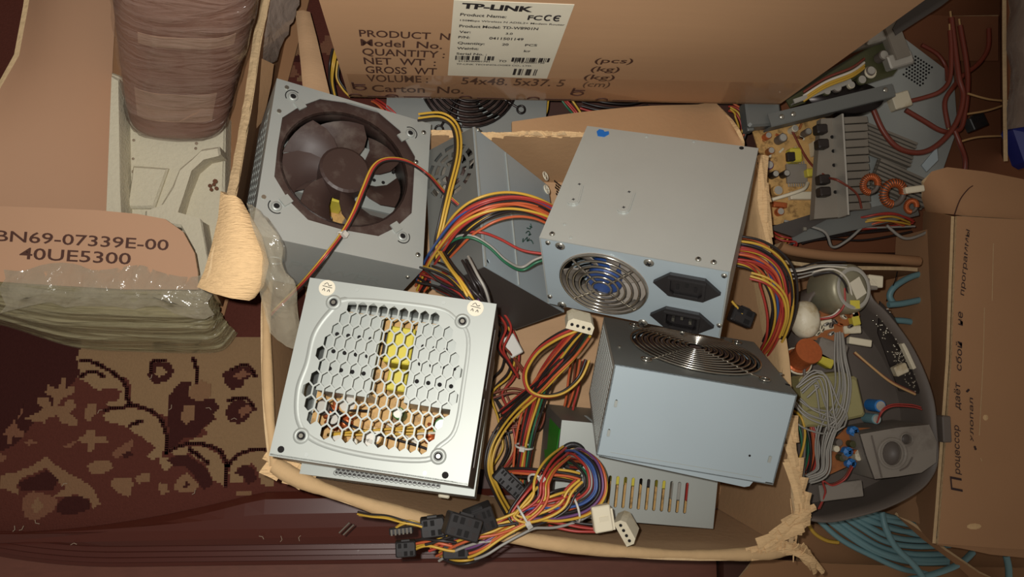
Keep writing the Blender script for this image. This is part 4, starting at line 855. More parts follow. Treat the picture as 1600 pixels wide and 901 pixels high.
# film-wrapped bundle
BN = thing('wrapped_bundle', 'tall brown bundle wound in shiny clear film, standing on the polystyrene', 'bundle')
RINGS, CEN = [], []
def loft(infl, k, name, label=None):
    m = MB(); rings = []; n = 40
    st = [(0.036, 277, 212, .85), (0.040, 277, 215, .95), (0.05, 277, 212, 1.0), (0.10, 279, 160, 1.08), (0.16, 283, 105, 1.13), (0.23, 287, 40, 1.15), (0.30, 290, -50, 1.16), (0.36, 290, -150, 1.14)]
    P_ = spline([at(a, b, z) for z, a, b, s_ in st], 4); Sc = spline([V((s_, 0, 0)) for *_, s_ in st], 4)
    vs = []; fs = []
    for i, (p, s_) in enumerate(zip(P_, Sc)):
        hw = 0.052 * s_.x + infl; hd = 0.045 * s_.x + infl
        for j in range(n):
            a = 2 * math.pi * j / n; c, si = math.cos(a), math.sin(a); e = 0.62
            wv = 0.0012 * math.sin(i * 2.1 + 3 * math.sin(j * 0.5)) if infl else 0.0
            vs.append(p + V((math.copysign(abs(c) ** e, c) * (hw + wv), hd - infl + math.copysign(abs(si) ** e, si) * (hd + wv), 0)))
    N = len(P_)
    if not infl: RINGS[:] = [vs[i * n:(i + 1) * n] for i in range(N)]; CEN[:] = [sum(r, V()) / n for r in RINGS]
    for i in range(N - 1):
        for j in range(n): fs.append((i * n + j, i * n + (j + 1) % n, (i + 1) * n + (j + 1) % n, (i + 1) * n + j))
    fs += [tuple(range(n))[::-1], tuple(range((N - 1) * n, N * n))]
    m.add(vs, fs, k, True); m.build(name, BN, label)
loft(0.0, 'bundle_card', 'roll'); loft(0.0022, 'film_wind', 'stretch_film', 'glossy clear film')
def patch(i0, i1, j0, j1):
    q = MB(); q.sheet([[RINGS[i][j] + (RINGS[i][j] - CEN[i]).normalized() * 0.0008 for j in range(j0, j1)] for i in range(i0, i1)], 0.0004, 'bundle_label', sm=True); q.build('label_patch', BN, label='pale label under the film')
patch(10, 14, 26, 34); patch(18, 20, 27, 35)

# ---------------------------------------------------------------- carton with handwriting at the right
HB = thing('handwritten_carton', 'brown folding carton with a handwritten line, lying open at the right edge', 'cardboard box')
zt = 0.135
m = MB(); rows = [[(1492, 338, zt), (1488, 450, zt), (1484, 560, zt), (1474, 700, zt), (1463, 848, zt)], [(1560, 342, zt), (1560, 450, zt), (1560, 560, zt), (1560, 700, zt), (1560, 855, zt)], [(1680, 348, zt), (1680, 450, zt), (1680, 560, zt), (1680, 700, zt), (1680, 860, zt)]]
m.sheet([[at(*p) for p in r] for r in rows], 0.003, 'card_brown', 'card_edge', sm=False)
def hand(txt, A_, B_, hp):
    a, b = at(*A_, zt + .0032), at(*B_, zt + .0032); m.text(txt, 'pen', frame(a, b - a, V((-1, 0, 0))) @ Matrix(((1, 0.25, 0, 0), (0, 1, 0, 0), (0, 0, 1, 0), (0, 0, 0, 1))), w=(b - a).length, h=hp / FPX * (HC - zt), bold=0.004)
for t_, A_, B_, h in [('П', (1504, 768), (1502, 747), 19), ('роцессор', (1500, 741), (1498, 665), 10), ('даёт', (1500, 640), (1500, 599), 10), ('сбой', (1502, 580), (1503, 535), 10), ('не', (1504, 509), (1504, 488), 10), ('программы', (1506, 462), (1515, 360), 8), ('хлопал', (1521, 690), (1520, 622), 7)]: hand(t_, A_, B_, h)
for x, y in [(1524, 701), (1523, 698), (1511, 611), (1513, 609)]: p = at(x, y, zt + .003); m.cyl(0.0012, 0, 0.0005, 'pen', T(*p), 8)
m.strokes([[(1538, 480), (1536, 560), (1530, 680)], [(1552, 380), (1550, 470)], [(1534, 720), (1532, 715)]], 0.0004, 'card_edge', lambda a, b: at(a, b, zt + .003))
p = at(1540, 652, zt + .003); m.lathe([(0, 0.0012), (0.002, 0.0008), (0.003, 0)], 'card_torn', T(*p), 9); p = at(1522, 822, zt + .003); m.lathe([(0, 0.0012), (0.003, 0.0008), (0.005, 0)], 'card_torn', T(*p) @ Matrix.Diagonal((1.6, .6, 1, 1)), 9)
m.build('lid', HB)
m = MB(); m.sheet([[at(*p) for p in r] for r in [[(1447, 330, .05), (1442, 450, .04), (1438, 560, .03), (1430, 690, .03), (1418, 770, .03), (1424, 800, .03)], [(1470, 333, .10), (1465, 450, .09), (1461, 560, .085), (1452, 690, .085), (1444, 790, .085), (1446, 832, .085)], [(1491, 338, zt), (1487, 450, zt), (1483, 560, zt), (1474, 690, zt), (1466, 800, zt), (1462, 849, zt)]]], 0.003, 'card_brown', 'card_edge'); m.build('side_flap', HB)
m = MB(); m.sheet([[at(*p) for p in r] for r in [[(1444, 285, .108), (1455, 268, .112), (1480, 261, .116), (1540, 268, .118), (1600, 280, .118), (1680, 290, .118)], [(1440, 310, .09), (1470, 300, .118), (1500, 300, .124), (1550, 305, .127), (1605, 312, .127), (1680, 320, .127)], [(1447, 332, .052), (1480, 334, .115), (1510, 337, .131), (1560, 340, .132), (1610, 344, .132), (1680, 348, .132)]]], 0.003, 'card_brown', 'card_edge')
m.strokes([[(1491, 336), (1500, 312), (1512, 296), (1520, 290)]], 0.0006, 'ink', lambda a, b: at(a, b, .128)); m.build('end_flap', HB, label='bent flap at the far end')
m = MB(); m.sheet([[at(*p) for p in r] for r in [[(1464, 848, zt), (1500, 818, zt + .001), (1520, 826, zt + .001), (1548, 846, zt), (1600, 852, zt), (1680, 856, zt)], [(1464, 851, .12), (1500, 856, .118), (1520, 860, .118), (1548, 866, .118), (1600, 871, .118), (1680, 876, .118)]]], 0.003, 'card_brown', 'card_edge'); m.build('end_flap', HB, label='tucked flap at the near end')
m = MB(); pa = [at(x, y, .118) for x, y in [(1500, 345), (1680, 350), (1680, 838), (1478, 832)]]
m.prism([(p.x, p.y) for p in pa][::-1], 0.005, 0.115, 'card_brown'); m.build('body', HB)
m = MB(); m.sheet([[at(*p) for p in r] for r in [[(1180, 872, .03), (1300, 880, .03), (1420, 884, .03), (1640, 888, .03)], [(1130, 935, .035), (1300, 945, .035), (1420, 950, .035), (1640, 955, .035)]]], 0.004, 'card_dark', 'card_edge'); tag(m.build('cardboard_sheet', None), 'loose sheet of brown cardboard lying along the bottom edge at right', 'cardboard')
m = MB(); m.sheet([[at(*p) for p in r] for r in [[(1250, 812, .012), (1300, 830, .012), (1380, 880, .012), (1450, 930, .012)], [(1245, 905, .014), (1290, 915, .014), (1350, 930, .014), (1400, 950, .014)]]], 0.003, 'card_dark', 'card_edge'); tag(m.build('cardboard_sheet', None), 'dark piece of cardboard under the teal cables at bottom right', 'cardboard')
m = MB(); m.sheet([[at(*p) for p in r] for r in [[(1400, 800, .035), (1440, 838, .04), (1490, 878, .045), (1540, 925, .045)], [(1430, 818, .048), (1478, 856, .05), (1530, 892, .05), (1600, 925, .05)]]], 0.003, 'card_dark', 'card_edge'); tag(m.build('cardboard_sheet', None), 'triangular brown cardboard scrap lying over the teal cables beside the handwritten carton', 'cardboard')
# ---------------------------------------------------------------- cables
def pt(p):
    if isinstance(p[0], Psu): return p[0].surf(p[1], p[2], p[3] if len(p) > 4 else 'top', p[-1])
    return at(*p)
def harness(label, path, R, cols, r=0.00125, group=None, cat='cable', spread=None, twist=1.5, n=7, seed=0, name='cable_bundle', parent=None, jit=0.25):
    rg = random.Random(seed + len(label)); C_ = spline([pt(p) for p in path], n); N = len(C_)
    root = parent or thing(name, label, cat, None, group)
    t0 = (C_[1] - C_[0]).normalized(); u = V((0, 0, 1)); u = (u - t0 * u.dot(t0)); u = u.normalized() if u.length > .05 else t0.orthogonal().normalized()
    fr = []
    for i in range(N):
        t = (C_[min(i + 1, N - 1)] - C_[max(i - 1, 0)]).normalized(); u = (u - t * u.dot(t)).normalized(); fr.append((u.copy(), t.cross(u)))
    for q, c in enumerate(cols):
        a = 2.39996 * q + rg.uniform(-.3, .3); rr = math.sqrt((q + .5) / len(cols)); ph = rg.uniform(0, 6.28); f2 = rg.uniform(0.5, 1.4); tw = twist * rg.uniform(.6, 1.2)
        pts = []
        for i in range(N):
            s = i / (N - 1); sp = 1.0 if not spread else spread[0] + (spread[1] - spread[0]) * s if len(spread) == 2 else (spread[0] + (spread[1] - spread[0]) * s * 2 if s < .5 else spread[1] + (spread[2] - spread[1]) * (s * 2 - 1))
            an = a + tw * s + jit * math.sin(f2 * s * 6.28 + ph); R1 = R * sp * rr * (1 + 0.18 * math.sin(f2 * 5 * s + ph))
            pts.append(C_[i] + fr[i][0] * (R1 * math.cos(an)) + fr[i][1] * (R1 * math.sin(an)))
        m = MB(); m.tube(pts, r, c, 6); m.build('wire', root, c[2:].replace('gray', 'grey') + ' wire')
    return root, C_, fr
def tie(root, h, i, R):
    C_, fr = h[1], h[2]; i = min(i, len(C_) - 2); t = (C_[i + 1] - C_[i - 1]).normalized()
    x = frame(C_[i], fr[i][0], fr[i][1]); m = MB(); m.torus(R, 0.0011, 'tie', x @ Matrix.Diagonal((1, 1, 2.2, 1)), 18, 6)
    m.box((R + 0.001, 0, 0), (0.004, 0.005, 0.0045), 'tie', x); m.build('cable_tie', root)
Y, RD, BK, OR, GN, BL, GY, WH, PU, BR = 'w_yellow', 'w_red', 'w_black', 'w_orange', 'w_green', 'w_blue', 'w_gray', 'w_white', 'w_purple', 'w_brown'
h = harness('thin red, black and yellow fan lead looping over the hub of the large brown fan', [(716, 320, .178), (694, 300, .178), (A, 665, 277, .006), (A, 630, 262, .012), (A, 598, 260, .014), (A, 577, 272, .014), (A, 562, 305, .012), (A, 548, 340, .010), (A, 530, 372, .007), (A, 505, 405, .008), (478, 436, .20), (455, 460, .17), (425, 490, .15), (416, 505, .14)], 0.0020, [RD, Y, BK], 0.0011, twist=.5, jit=0)
tie(h[0], h, 56, 0.0034)
harness('two yellow and two black wires draped over the back rim beside the fan', [(655, 184, .135), (690, 182, .145), (712, 200, .15), (716, 240, .168), (702, 300, .186), (692, 345, .188), (684, 390, .18), (690, 440, .16)], 0.0042, [Y, BK, Y, BK], twist=.3)
harness('thick red, orange and yellow bundle between the fan and socket power supplies', [(660, 445, .125), (676, 412, .155), (700, 378, .195), (726, 348, .218), (760, 327, .228), (800, 318, .226), (840, 324, .220), (880, 345, .205)], 0.0100, [OR, RD, OR, BK, RD, OR, Y, RD, BK, OR, BK, Y, RD, BK, Y, BL, BK, RD, OR, BK, Y, RD, BK, RD, OR, BK, Y], spread=(.8, 1.15, .9), twist=.9)
harness('single red wire curving to the left side of the socket power supply', [(670, 438, .14), (692, 392, .185), (720, 366, .208), (750, 362, .215), (780, 372, .21), (815, 390, .205), (850, 396, .205), (870, 398, .205)], 0.0004, [RD], group=None)
harness('green and grey wires sagging between the fan and socket power supplies', [(668, 442, .13), (690, 392, .19), (712, 372, .21), (738, 370, .217), (765, 385, .215), (790, 408, .21), (815, 420, .20), (838, 408, .205), (865, 400, .205)], 0.0024, [GN, GY], twist=.8)
harness('fan of black, yellow, red and purple wires diving behind the honeycomb lid', [(660, 424, .15), (685, 434, .19), (712, 448, .222), (738, 468, .238), (756, 492, .22)], 0.0125, [RD, BK, PU, RD, BK, Y, BK, RD, BK, PU, BK, BK, Y, BK, RD, BK], spread=(.9, .9, .6), twist=.4)
harness('pair of yellow wires crossing over black ones above the honeycomb lid', [(690, 395, .20), (706, 420, .226), (722, 440, .24), (736, 462, .243), (748, 484, .23)], 0.0035, [Y, Y, BK, Y, BK], twist=.4)
harness('black sleeved wires bending down beside the grey lid corner', [(728, 408, .226), (742, 432, .240), (754, 452, .240), (760, 478, .225), (762, 500, .20)], 0.0060, [BK, BK, BK, BK, BK, GY], twist=.5)
harness('thick multicoloured bundle bulging out on the right of the socket power supply', [(1120, 392, .19), (1152, 392, .198), (1182, 400, .20), (1206, 420, .195), (1219, 450, .19), (1222, 485, .18), (1214, 520, .16), (1200, 545, .13)], 0.0145, [RD, OR, RD, BL, RD, Y, OR, BK, RD, OR, BK, Y, BL, RD, BK, OR, RD, PU, Y, BK, RD, OR, BK, BK, RD], spread=(.9, 1.1, .6), twist=.7)
harness('two yellow wires and one red arching over the right rim of the open box', [(1172, 432, .20), (1200, 442, .205), (1222, 465, .20), (1227, 495, .19), (1218, 525, .17)], 0.0035, [Y, RD, Y], twist=.5)
# tangle in the middle
h = harness('bundle of red, yellow and green wires hanging from the white connector', [(908, 512, .205), (888, 535, .19), (862, 570, .165), (845, 600, .145), (832, 640, .13), (822, 680, .125), (816, 720, .12), (812, 760, .115)], 0.0088, [RD, OR, Y, RD, GN, BK, RD, BK, OR, RD], spread=(.6, 1.1, .8), twist=1.2); tie(h[0], h, 38, .0085)
harness('dark red and yellow wires looping round the middle of the tangle', [(905, 510, .21), (870, 525, .20), (838, 548, .18), (820, 580, .165), (826, 608, .16), (850, 618, .16), (880, 612, .165), (905, 590, .17), (918, 562, .17)], 0.0030, [RD, BK, Y], twist=1)
harness('red, black and yellow wires sloping beside the grey mesh side', [(915, 520, .20), (895, 550, .18), (868, 580, .17), (845, 605, .155), (815, 628, .13), (785, 650, .11)], 0.0070, [BK, RD, Y, BK, GN, OR, RD], twist=1)
harness('yellow and black wires arching down the left of the tangle', [(835, 615, .15), (808, 640, .135), (785, 668, .12), (768, 700, .12), (764, 735, .125), (778, 770, .14), (795, 800, .165)], 0.0050, [Y, BK, Y, BK, Y], twist=.6)
harness('dark wires lying on the box floor beside the honeycomb power supply', [(782, 500, .08), (800, 540, .07), (796, 580, .06), (775, 610, .05), (790, 650, .045), (800, 700, .05), (782, 735, .06)], 0.0090, [BK, BR, RD, BK, BR, Y, BK], twist=2.5, spread=(1, 1.3, 1))
harness('thin brown leads curled on the box floor', [(770, 622, .05), (800, 612, .055), (826, 618, .06), (848, 640, .06), (840, 670, .055), (805, 668, .05), (770, 680, .05)], 0.0060, [BR, BK, BR], twist=2)
harness('orange and brown leads leaning against the mesh-sided power supply', [(905, 560, .11), (898, 600, .10), (890, 635, .09)], 0.007, [OR, BR, RD, OR], twist=1)
harness('maroon leads tucked behind the honeycomb power supply', [(776, 488, .12), (792, 510, .11), (784, 540, .10), (796, 560, .09), (812, 585, .08)], 0.0065, [RD, BR, RD, BK, BR], twist=2)
# front bundle
h1 = harness('thick multicoloured bundle looping out of the cable hole and over the front rim', [(892, 714, .155), (908, 716, .180), (928, 736, .196), (930, 768, .200), (908, 790, .202), (868, 800, .205), (832, 802, .208), (802, 816, .210), (775, 832, .21), (752, 848, .21), (735, 856, .205)], 0.0105, [RD, PU, BL, OR, BK, GY, RD, BK, GN, OR, RD, BK, PU, BK, GY, BL, RD, Y], spread=(.75, 1.15, .9), twist=1.1); tie(h1[0], h1, 30, .0115)
h2 = harness('bundle of red and yellow wires bent back on itself and tied above the front rim', [(885, 708, .165), (862, 728, .195), (848, 752, .212), (846, 775, .215), (836, 792, .216), (815, 808, .216), (790, 820, .215), (762, 838, .213)], 0.0070, [RD, BK, Y, RD, BK, OR, Y, BK], twist=1.2); tie(h2[0], h2, 34, .0098)
h3 = harness('red and yellow wires bowed forward from the tied bundle', [(846, 742, .20), (828, 762, .212), (808, 788, .214), (800, 806, .215), (818, 815, .217), (850, 806, .214), (878, 790, .216), (890, 768, .215), (905, 752, .212)], 0.0062, [RD, RD, Y, BK, RD, Y], twist=1.4); tie(h3[0], h3, 4, .007)
harness('row of red, yellow and black wires crossing behind the tied bundle', [(785, 738, .165), (812, 736, .18), (845, 738, .19), (880, 742, .19), (905, 748, .19)], 0.0055, [RD, Y, BK, BK, Y, OR], twist=.3)
harness('yellow and red wires fanning from the tied bundle to the black connectors', [(808, 808, .216), (775, 818, .214), (740, 826, .21), (705, 838, .205), (668, 850, .20)], 0.0075, [Y, BK, RD, Y, OR, BK], twist=.8)
harness('yellow, orange and red wires crossing in front of the black connectors', [(800, 822, .214), (772, 836, .216), (742, 842, .215), (712, 854, .205), (690, 870, .19)], 0.0065, [Y, BK, GY, Y, PU, OR], twist=1)
harness('looped yellow and red wires hanging over the glossy rail', [(690, 868, .188), (715, 874, .178), (740, 870, .18), (752, 856, .20), (742, 846, .208)], 0.0040, [Y, RD, RD, BK], twist=1)
harness('thin yellow wires with bare pins reaching over the rail', [(560, 803, .19), (580, 806, .20), (605, 808, .207), (632, 815, .212), (660, 820, .212)], 0.0024, [Y, Y, BK], r=0.0009, twist=1)
harness('yellow wire bowing into the small silver-pinned plug', [(614, 826, .205), (626, 818, .21), (640, 816, .213), (660, 822, .213)], 0.0018, [Y, Y], r=0.0009)
harness('yellow and orange wires between the two black plugs', [(645, 850, .195), (668, 846, .203), (690, 848, .208), (712, 852, .208)], 0.0050, [OR, Y, BK, Y, BK], twist=.3)
harness('red and black wires leading to the square white plug', [(858, 812, .20), (880, 816, .20), (905, 822, .202), (935, 824, .204)], 0.0048, [RD, RD, BK, RD], twist=.3)
harness('black leads rising behind the square white plug', [(905, 815, .196), (915, 804, .20), (926, 797, .204), (938, 800, .206)], 0.004, [BK, BK, BK], twist=.3)
harness('red leads fanned between the tie and the white plug', [(812, 805, .21), (838, 790, .21), (868, 778, .212), (898, 772, .205)], 0.0065, [RD, RD, Y, OR, BK, RD], twist=.4)
# plugs and connectors
def plug(label, px, py, z, rz, fn, tilt=0.0, roll=0.0, name='plug', cat='plug', group=None):
    root = thing(name, label, cat, T(*at(px, py, z)) @ RZ(rz) @ RX(tilt) @ RY(roll), group); fn(root); return root
def molex(root):
    m = MB(); m.prism([(-0.0105, -0.0055), (0.0105, -0.0055), (0.0105, 0.003), (0.0075, 0.0055), (-0.0075, 0.0055), (-0.0105, 0.003)], -0.012, 0.006, 'molex')
    for i in range(4): m.lathe([(0.0017, 0.0062), (0.0010, 0.0064), (0.0010, 0.0020)], 'hole', T(-0.0075 + i * 0.005, 0, 0), 10)
    m.build('housing', root)
    for i in range(4): q = MB(); q.cyl(0.0014, 0.0060, 0.0064, 'hole', T(-0.0075 + i * 0.005, 0, 0), 10); q.build('socket_hole', root)
def molex_flat(root):
    m = MB(); m.prism([(-0.0115, -0.005), (0.0115, -0.005), (0.0115, 0.002), (0.008, 0.0055), (-0.008, 0.0055), (-0.0115, 0.002)], -0.010, 0.010, 'molex'); m.build('housing', root)
    for i in range(4): q = MB(); q.cyl(0.0014, 0.0101, 0.0106, 'hole', T(-0.0075 + i * 0.005, 0, 0), 10); q.build('socket_hole', root)
plug('cream four-pin plug with cut corners resting above the grey mesh side', 906, 502, .226, -0.25, molex_flat, 0.5)
plug('small white four-hole plug standing on the front rim beside the slots', 980, 824, .203, -1.05, molex_flat, 0.5)
def white_sq(root):
    m = MB(); m.rbox((0, 0, 0), (0.016, 0.022, 0.009), 'white_plastic'); m.box((0.0085, -0.002, -0.001), (0.003, 0.018, 0.006), 'white_plastic'); m.build('housing', root)
    q = MB(); q.box((0.001, 0, 0.0047), (0.008, 0.004, 0.001), 'molex'); q.build('latch', root)
plug('square cream plug with a latch, lying at the lower edge of the slotted power supply', 940, 809, .213, 0.15, white_sq)
def blackconn(w, d, h, rows, lens=True):
    def f(root):
        m = MB(); m.rbox((0, 0, 0), (w, d, h), 'black_plastic'); m.box((0, d * 0.52, h * 0.2), (w * 0.4, d * 0.15, h * 0.3), 'black_plastic'); m.build('housing', root)
        for i in range(rows):
            for j in (0, 1):
                q = MB(); x = (-0.5 + (i + 0.5) / rows) * w * 0.86; q.box((x, (-0.25 + 0.5 * j) * d, h / 2 + 0.0002), (w * 0.5 / rows, d * 0.28, 0.0006), 'hole' if (i + j) % 3 else 'w_black'); q.build('pin_socket', root)
    return f
plug('black plug with two rows of sockets at the left end of the loose cables', 634, 856, .20, 0.05, blackconn(0.017, 0.013, 0.010, 3))
plug('black ribbed plug standing among the wires at the front rim', 676, 822, .207, 0.1, blackconn(0.020, 0.016, 0.012, 3))
plug('black plug with two pale marks on the loose cables', 712, 852, .202, 0.0, blackconn(0.022, 0.020, 0.010, 2))
plug('large lumpy black connector cluster resting on the front rim', 750, 810, .221, 0.35, blackconn(0.024, 0.020, 0.016, 5), 0.2)
plug('black connector with a ring of knobs beside the front rim', 722, 822, .244, -0.3, blackconn(0.028, 0.018, 0.014, 4), -0.15, 0.2)
plug('long black plug wedged between the honeycomb power supply and the wires', 798, 756, .19, -0.75, blackconn(0.034, 0.013, 0.011, 10))
def pinplug(root):
    m = MB(); m.rbox((0, 0, 0), (0.020, 0.006, 0.005), 'black_plastic'); m.build('housing', root)
    for i in range(6): q = MB(); q.box((-0.008 + i * 0.0032, -0.0005, 0.0026), (0.0014, 0.005, 0.0008), 'chrome'); q.build('pin', root)
plug('thin black plug with a row of silver contacts, left of the black connectors', 627, 828, .207, 0.1, pinplug)
def pins2(root):
    for i in (0, 1): m = MB(); m.tube([V((0.004 * i, -0.002 * i, 0)), V((0.010 + 0.004 * i, 0.010 - 0.002 * i, 0.002))], 0.0009, 'chrome', 6); m.build('pin', root)
plug('pair of bare metal crimp pins over the glossy rail', 530, 832, .10, 0.0, pins2, name='crimp_pins', cat='pins')
plug('white plug poking out below the honeycomb power supply', 694, 772, .166, 1.4, lambda root: [MB().rbox((0, 0, 0), (0.006, 0.010, 0.005), 'molex').build('housing', root)])
plug('small black plug on a yellow lead behind the socket power supply', 1158, 494, .155, -0.4, blackconn(0.022, 0.016, 0.012, 2))
harness('short yellow lead to the small black plug', [(1143, 470, .16), (1152, 480, .16), (1160, 490, .16)], .0005, [Y])
plug('translucent milky plug on brown leads lying on the box floor', 800, 540, .085, 0.5, blackconn(.001, .001, .001, 0) if False else (lambda root: [MB().rbox((0, 0, 0), (0.014, 0.022, 0.010), 'tie').build('housing', root)]))
harness('bundle of red and green wires curled outside the right rim of the open box', [(1215, 640, .10), (1240, 640, .13), (1262, 668, .14), (1268, 705, .14), (1258, 738, .13), (1235, 748, .11)], 0.0085, [RD, OR, GN, GY, RD, GN, OR, BK, RD, GY, GN], twist=.8)
harness('single yellow wire arching above the curled bundle at the right rim', [(1238, 640, .14), (1252, 652, .15), (1258, 680, .15), (1250, 715, .145), (1240, 730, .13)], 0.0003, [Y])
harness('yellow and black wires slipping down at the left edge of the printed carton', [(524, 78, .06), (520, 100, .06), (519, 125, .05), (524, 150, .04)], 0.003, [Y, BK, Y, BK], twist=1)
harness('yellow and black wires peeking out by the lower left corner of the printed carton', [(528, 95, .05), (526, 120, .045), (536, 138, .04), (548, 150, .035)], 0.0025, [Y, Y, BK], twist=1)
harness('red and black wires behind the fan power supply', [(585, 158, .06), (600, 168, .07), (620, 185, .07), (640, 205, .06)], 0.004, [RD, BK, RD, OR, BK], twist=.5)
harness('yellow and black wires under the printed carton, right of the black grille', [(852, 148, .05), (850, 170, .05), (842, 192, .045), (850, 215, .04)], 0.006, [Y, BK, Y, BK, BR], twist=.5)
harness('red, yellow and green wires under the printed carton', [(880, 150, .06), (893, 165, .06), (905, 182, .06), (915, 200, .05)], 0.006, [RD, RD, Y, GN, OR], twist=.3)
harness('black cords under the middle of the printed carton', [(910, 160, .05), (940, 168, .055), (980, 170, .055), (1010, 162, .05)], 0.007, [BK, BK, BK, RD], twist=1)
harness('yellow and red wires at the lower right corner of the printed carton', [(1140, 168, .05), (1155, 176, .05), (1162, 200, .05), (1150, 230, .04)], 0.008, [Y, RD, BK, Y, RD, OR], twist=1.2)

# ---------------------------------------------------------------- cluttered cartons on the right
LC = thing('parts_carton', 'deep brown carton full of stripped electronics, upper right', 'cardboard box')
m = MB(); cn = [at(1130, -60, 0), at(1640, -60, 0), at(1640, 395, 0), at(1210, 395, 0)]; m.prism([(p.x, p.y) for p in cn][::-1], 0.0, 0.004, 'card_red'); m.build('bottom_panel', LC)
m = MB(); rim = P([(1220, 384, .10), (1240, 392, .10), (1300, 400, .10), (1380, 404, .10), (1436, 408, .10)]); bs = [V((p.x, p.y - 0.002, 0.004)) for p in rim]; a, b = spline(rim, 6), spline(bs, 6)
m.sheet([[x.lerp(y, t) for t in (0, .4, .7, 1)] for x, y in zip(b, a)], 0.005, 'card_dark', 'card_edge'); m.tube(a, 0.0055, 'card_dark', 8); m.build('front_panel', LC)
m = MB(); rim = P([(1566, -60, .09), (1566, 60, .09), (1567, 160, .09), (1568, 252, .09)]); bs = [at(1562, -60, 0), at(1562, 60, 0), at(1563, 160, 0), at(1564, 240, 0)]
m.sheet([[V(b).lerp(V(r), t) for t in (0, .5, 1)] for r, b in zip(spline(rim, 4), spline(bs, 4))], 0.004, 'card_dark', 'card_edge'); m.build('right_panel', LC)
m = MB(); m.sheet([[at(*p) for p in r] for r in [[(1395, 20, .03), (1480, 25, .03), (1560, 25, .06)], [(1400, 90, .01), (1490, 95, .012), (1560, 95, .03)]]], 0.003, 'card_red', 'card_edge'); m.build('flap', LC, label='inner flap folded down')
FC = thing('parts_carton', 'brown carton holding the grey plastic shell and teal cables, middle right', 'cardboard box')
m = MB(); cn = [at(1225, 405, 0), at(1640, 412, 0), at(1640, 905, 0), at(1245, 905, 0)]; m.prism([(p.x, p.y) for p in cn][::-1], 0.0, 0.0035, 'card_dark'); m.build('bottom_panel', FC)
m = MB(); rim = P([(1225, 412, .08), (1300, 420, .08), (1400, 422, .08), (1434, 424, .08)]); bs = [V((p.x, p.y - 0.004, 0.004)) for p in rim]; a, b = spline(rim, 6), spline(bs, 6)
m.sheet([[x.lerp(y, t) for t in (0, .4, .7, 1)] for x, y in zip(b, a)], 0.004, 'card_dark', 'card_edge')
m.strokes([[(1402, 424), (1398, 440), (1385, 470)]], 0.0006, 'hole', lambda x, y: at(x, y, .08 - (y - 424) * .0012)); m.build('back_panel', FC)

def quad(pts, z): return [at(x, y, z) for x, y in pts]
def flatpoly(m, pts, z, t, k, side=None): pp = quad(pts, z); m.prism([(p.x, p.y) for p in pp], z + ZO - t, z + ZO, k, side=side); return m
# tan circuit board beside the socket power supply
CB = thing('circuit_board', 'tan circuit board crowded with parts, right of the socket power supply', 'circuit board')
flatpoly(MB(), [(1168, 180), (1300, 172), (1308, 345), (1196, 352), (1190, 250)], .052, .0016, 'board_tan').build('board', CB)
def comp(par, name, fn, label=None): q = MB(); fn(q); return q.build(name, par, label)
def bx(par, name, px, py, z, d, rz, k, label=None): p = at(px, py, z); return comp(par, name, lambda q: q.rbox((0, 0, d[2] / 2), d, k, T(*p) @ RZ(rz), b=min(d) * .12), label)
def cy_(par, name, px, py, z, r, h, k, top=None):
    p = at(px, py, z)
    return comp(par, name, lambda q: (q.cyl(r, 0, h, k, T(*p), 16, r * .12), top and q.cyl(r * .8, h, h + .0004, top, T(*p), 14)))
zb = .052
bx(CB, 'integrated_circuit', 1243, 272, zb, (.024, .022, .004), .03, 'shell_gray')
for i in range(8):
    for s in (-1, 1): p = at(1243, 272, zb); comp(CB, 'pin', lambda q: q.box((-.0098 + i * .0028, s * .0128, .0015), (.0012, .004, .0012), 'alu', T(*p) @ RZ(.03)))
bx(CB, 'transformer', 1268, 272, zb, (.022, .009, .012), .1, 'yellow_tape'); bx(CB, 'transformer', 1236, 246, zb, (.014, .016, .014), .05, 'yellow_tape')
bx(CB, 'ferrite_core', 1233, 246, zb + .013, (.009, .010, .006), .05, 'board_black')
for px, py, r, hh, k in [(1205, 275, .004, .012, 'board_black'), (1222, 274, .004, .012, 'board_black'), (1194, 262, .005, .014, 'w_purple'), (1210, 300, .006, .010, 'board_tan'), (1215, 332, .0045, .008, 'copper'), (1200, 238, .004, .009, 'board_brown'), (1215, 220, .005, .014, 'shell_dark'), (1235, 205, .004, .012, 'molex'), (1255, 210, .004, .013, 'shell_dark'), (1195, 215, .004, .01, 'copper')]: cy_(CB, 'capacitor', px, py, zb, r, hh, k, 'alu')
bx(CB, 'resistor', 1216, 321, zb, (.016, .006, .006), -.1, 'copper'); bx(CB, 'connector', 1249, 307, zb, (.028, .009, .008), .02, 'white_plastic'); bx(CB, 'relay', 1268, 235, zb, (.006, .016, .012), .1, 'molex')
comp(CB, 'wire', lambda q: q.tube(spline([at(1205, 312, .06), at(1235, 303, .066), at(1256, 295, .066), at(1262, 286, .06)], 6), .0022, 'white_plastic', 6))
comp(CB, 'wire', lambda q: q.tube(spline([at(1238, 205, .06), at(1262, 250, .07), at(1290, 275, .094), at(1310, 282, .115), at(1338, 302, .10), at(1346, 325, .09)], 6), .0013, 'w_maroon', 6))
for i in range(14): bx(CB, 'resistor', 1185 + random.random() * 110, 190 + random.random() * 60, zb, (.007, .0025, .0025), random.random() * 3, random.choice(('board_brown', 'w_blue', 'molex', 'copper')))
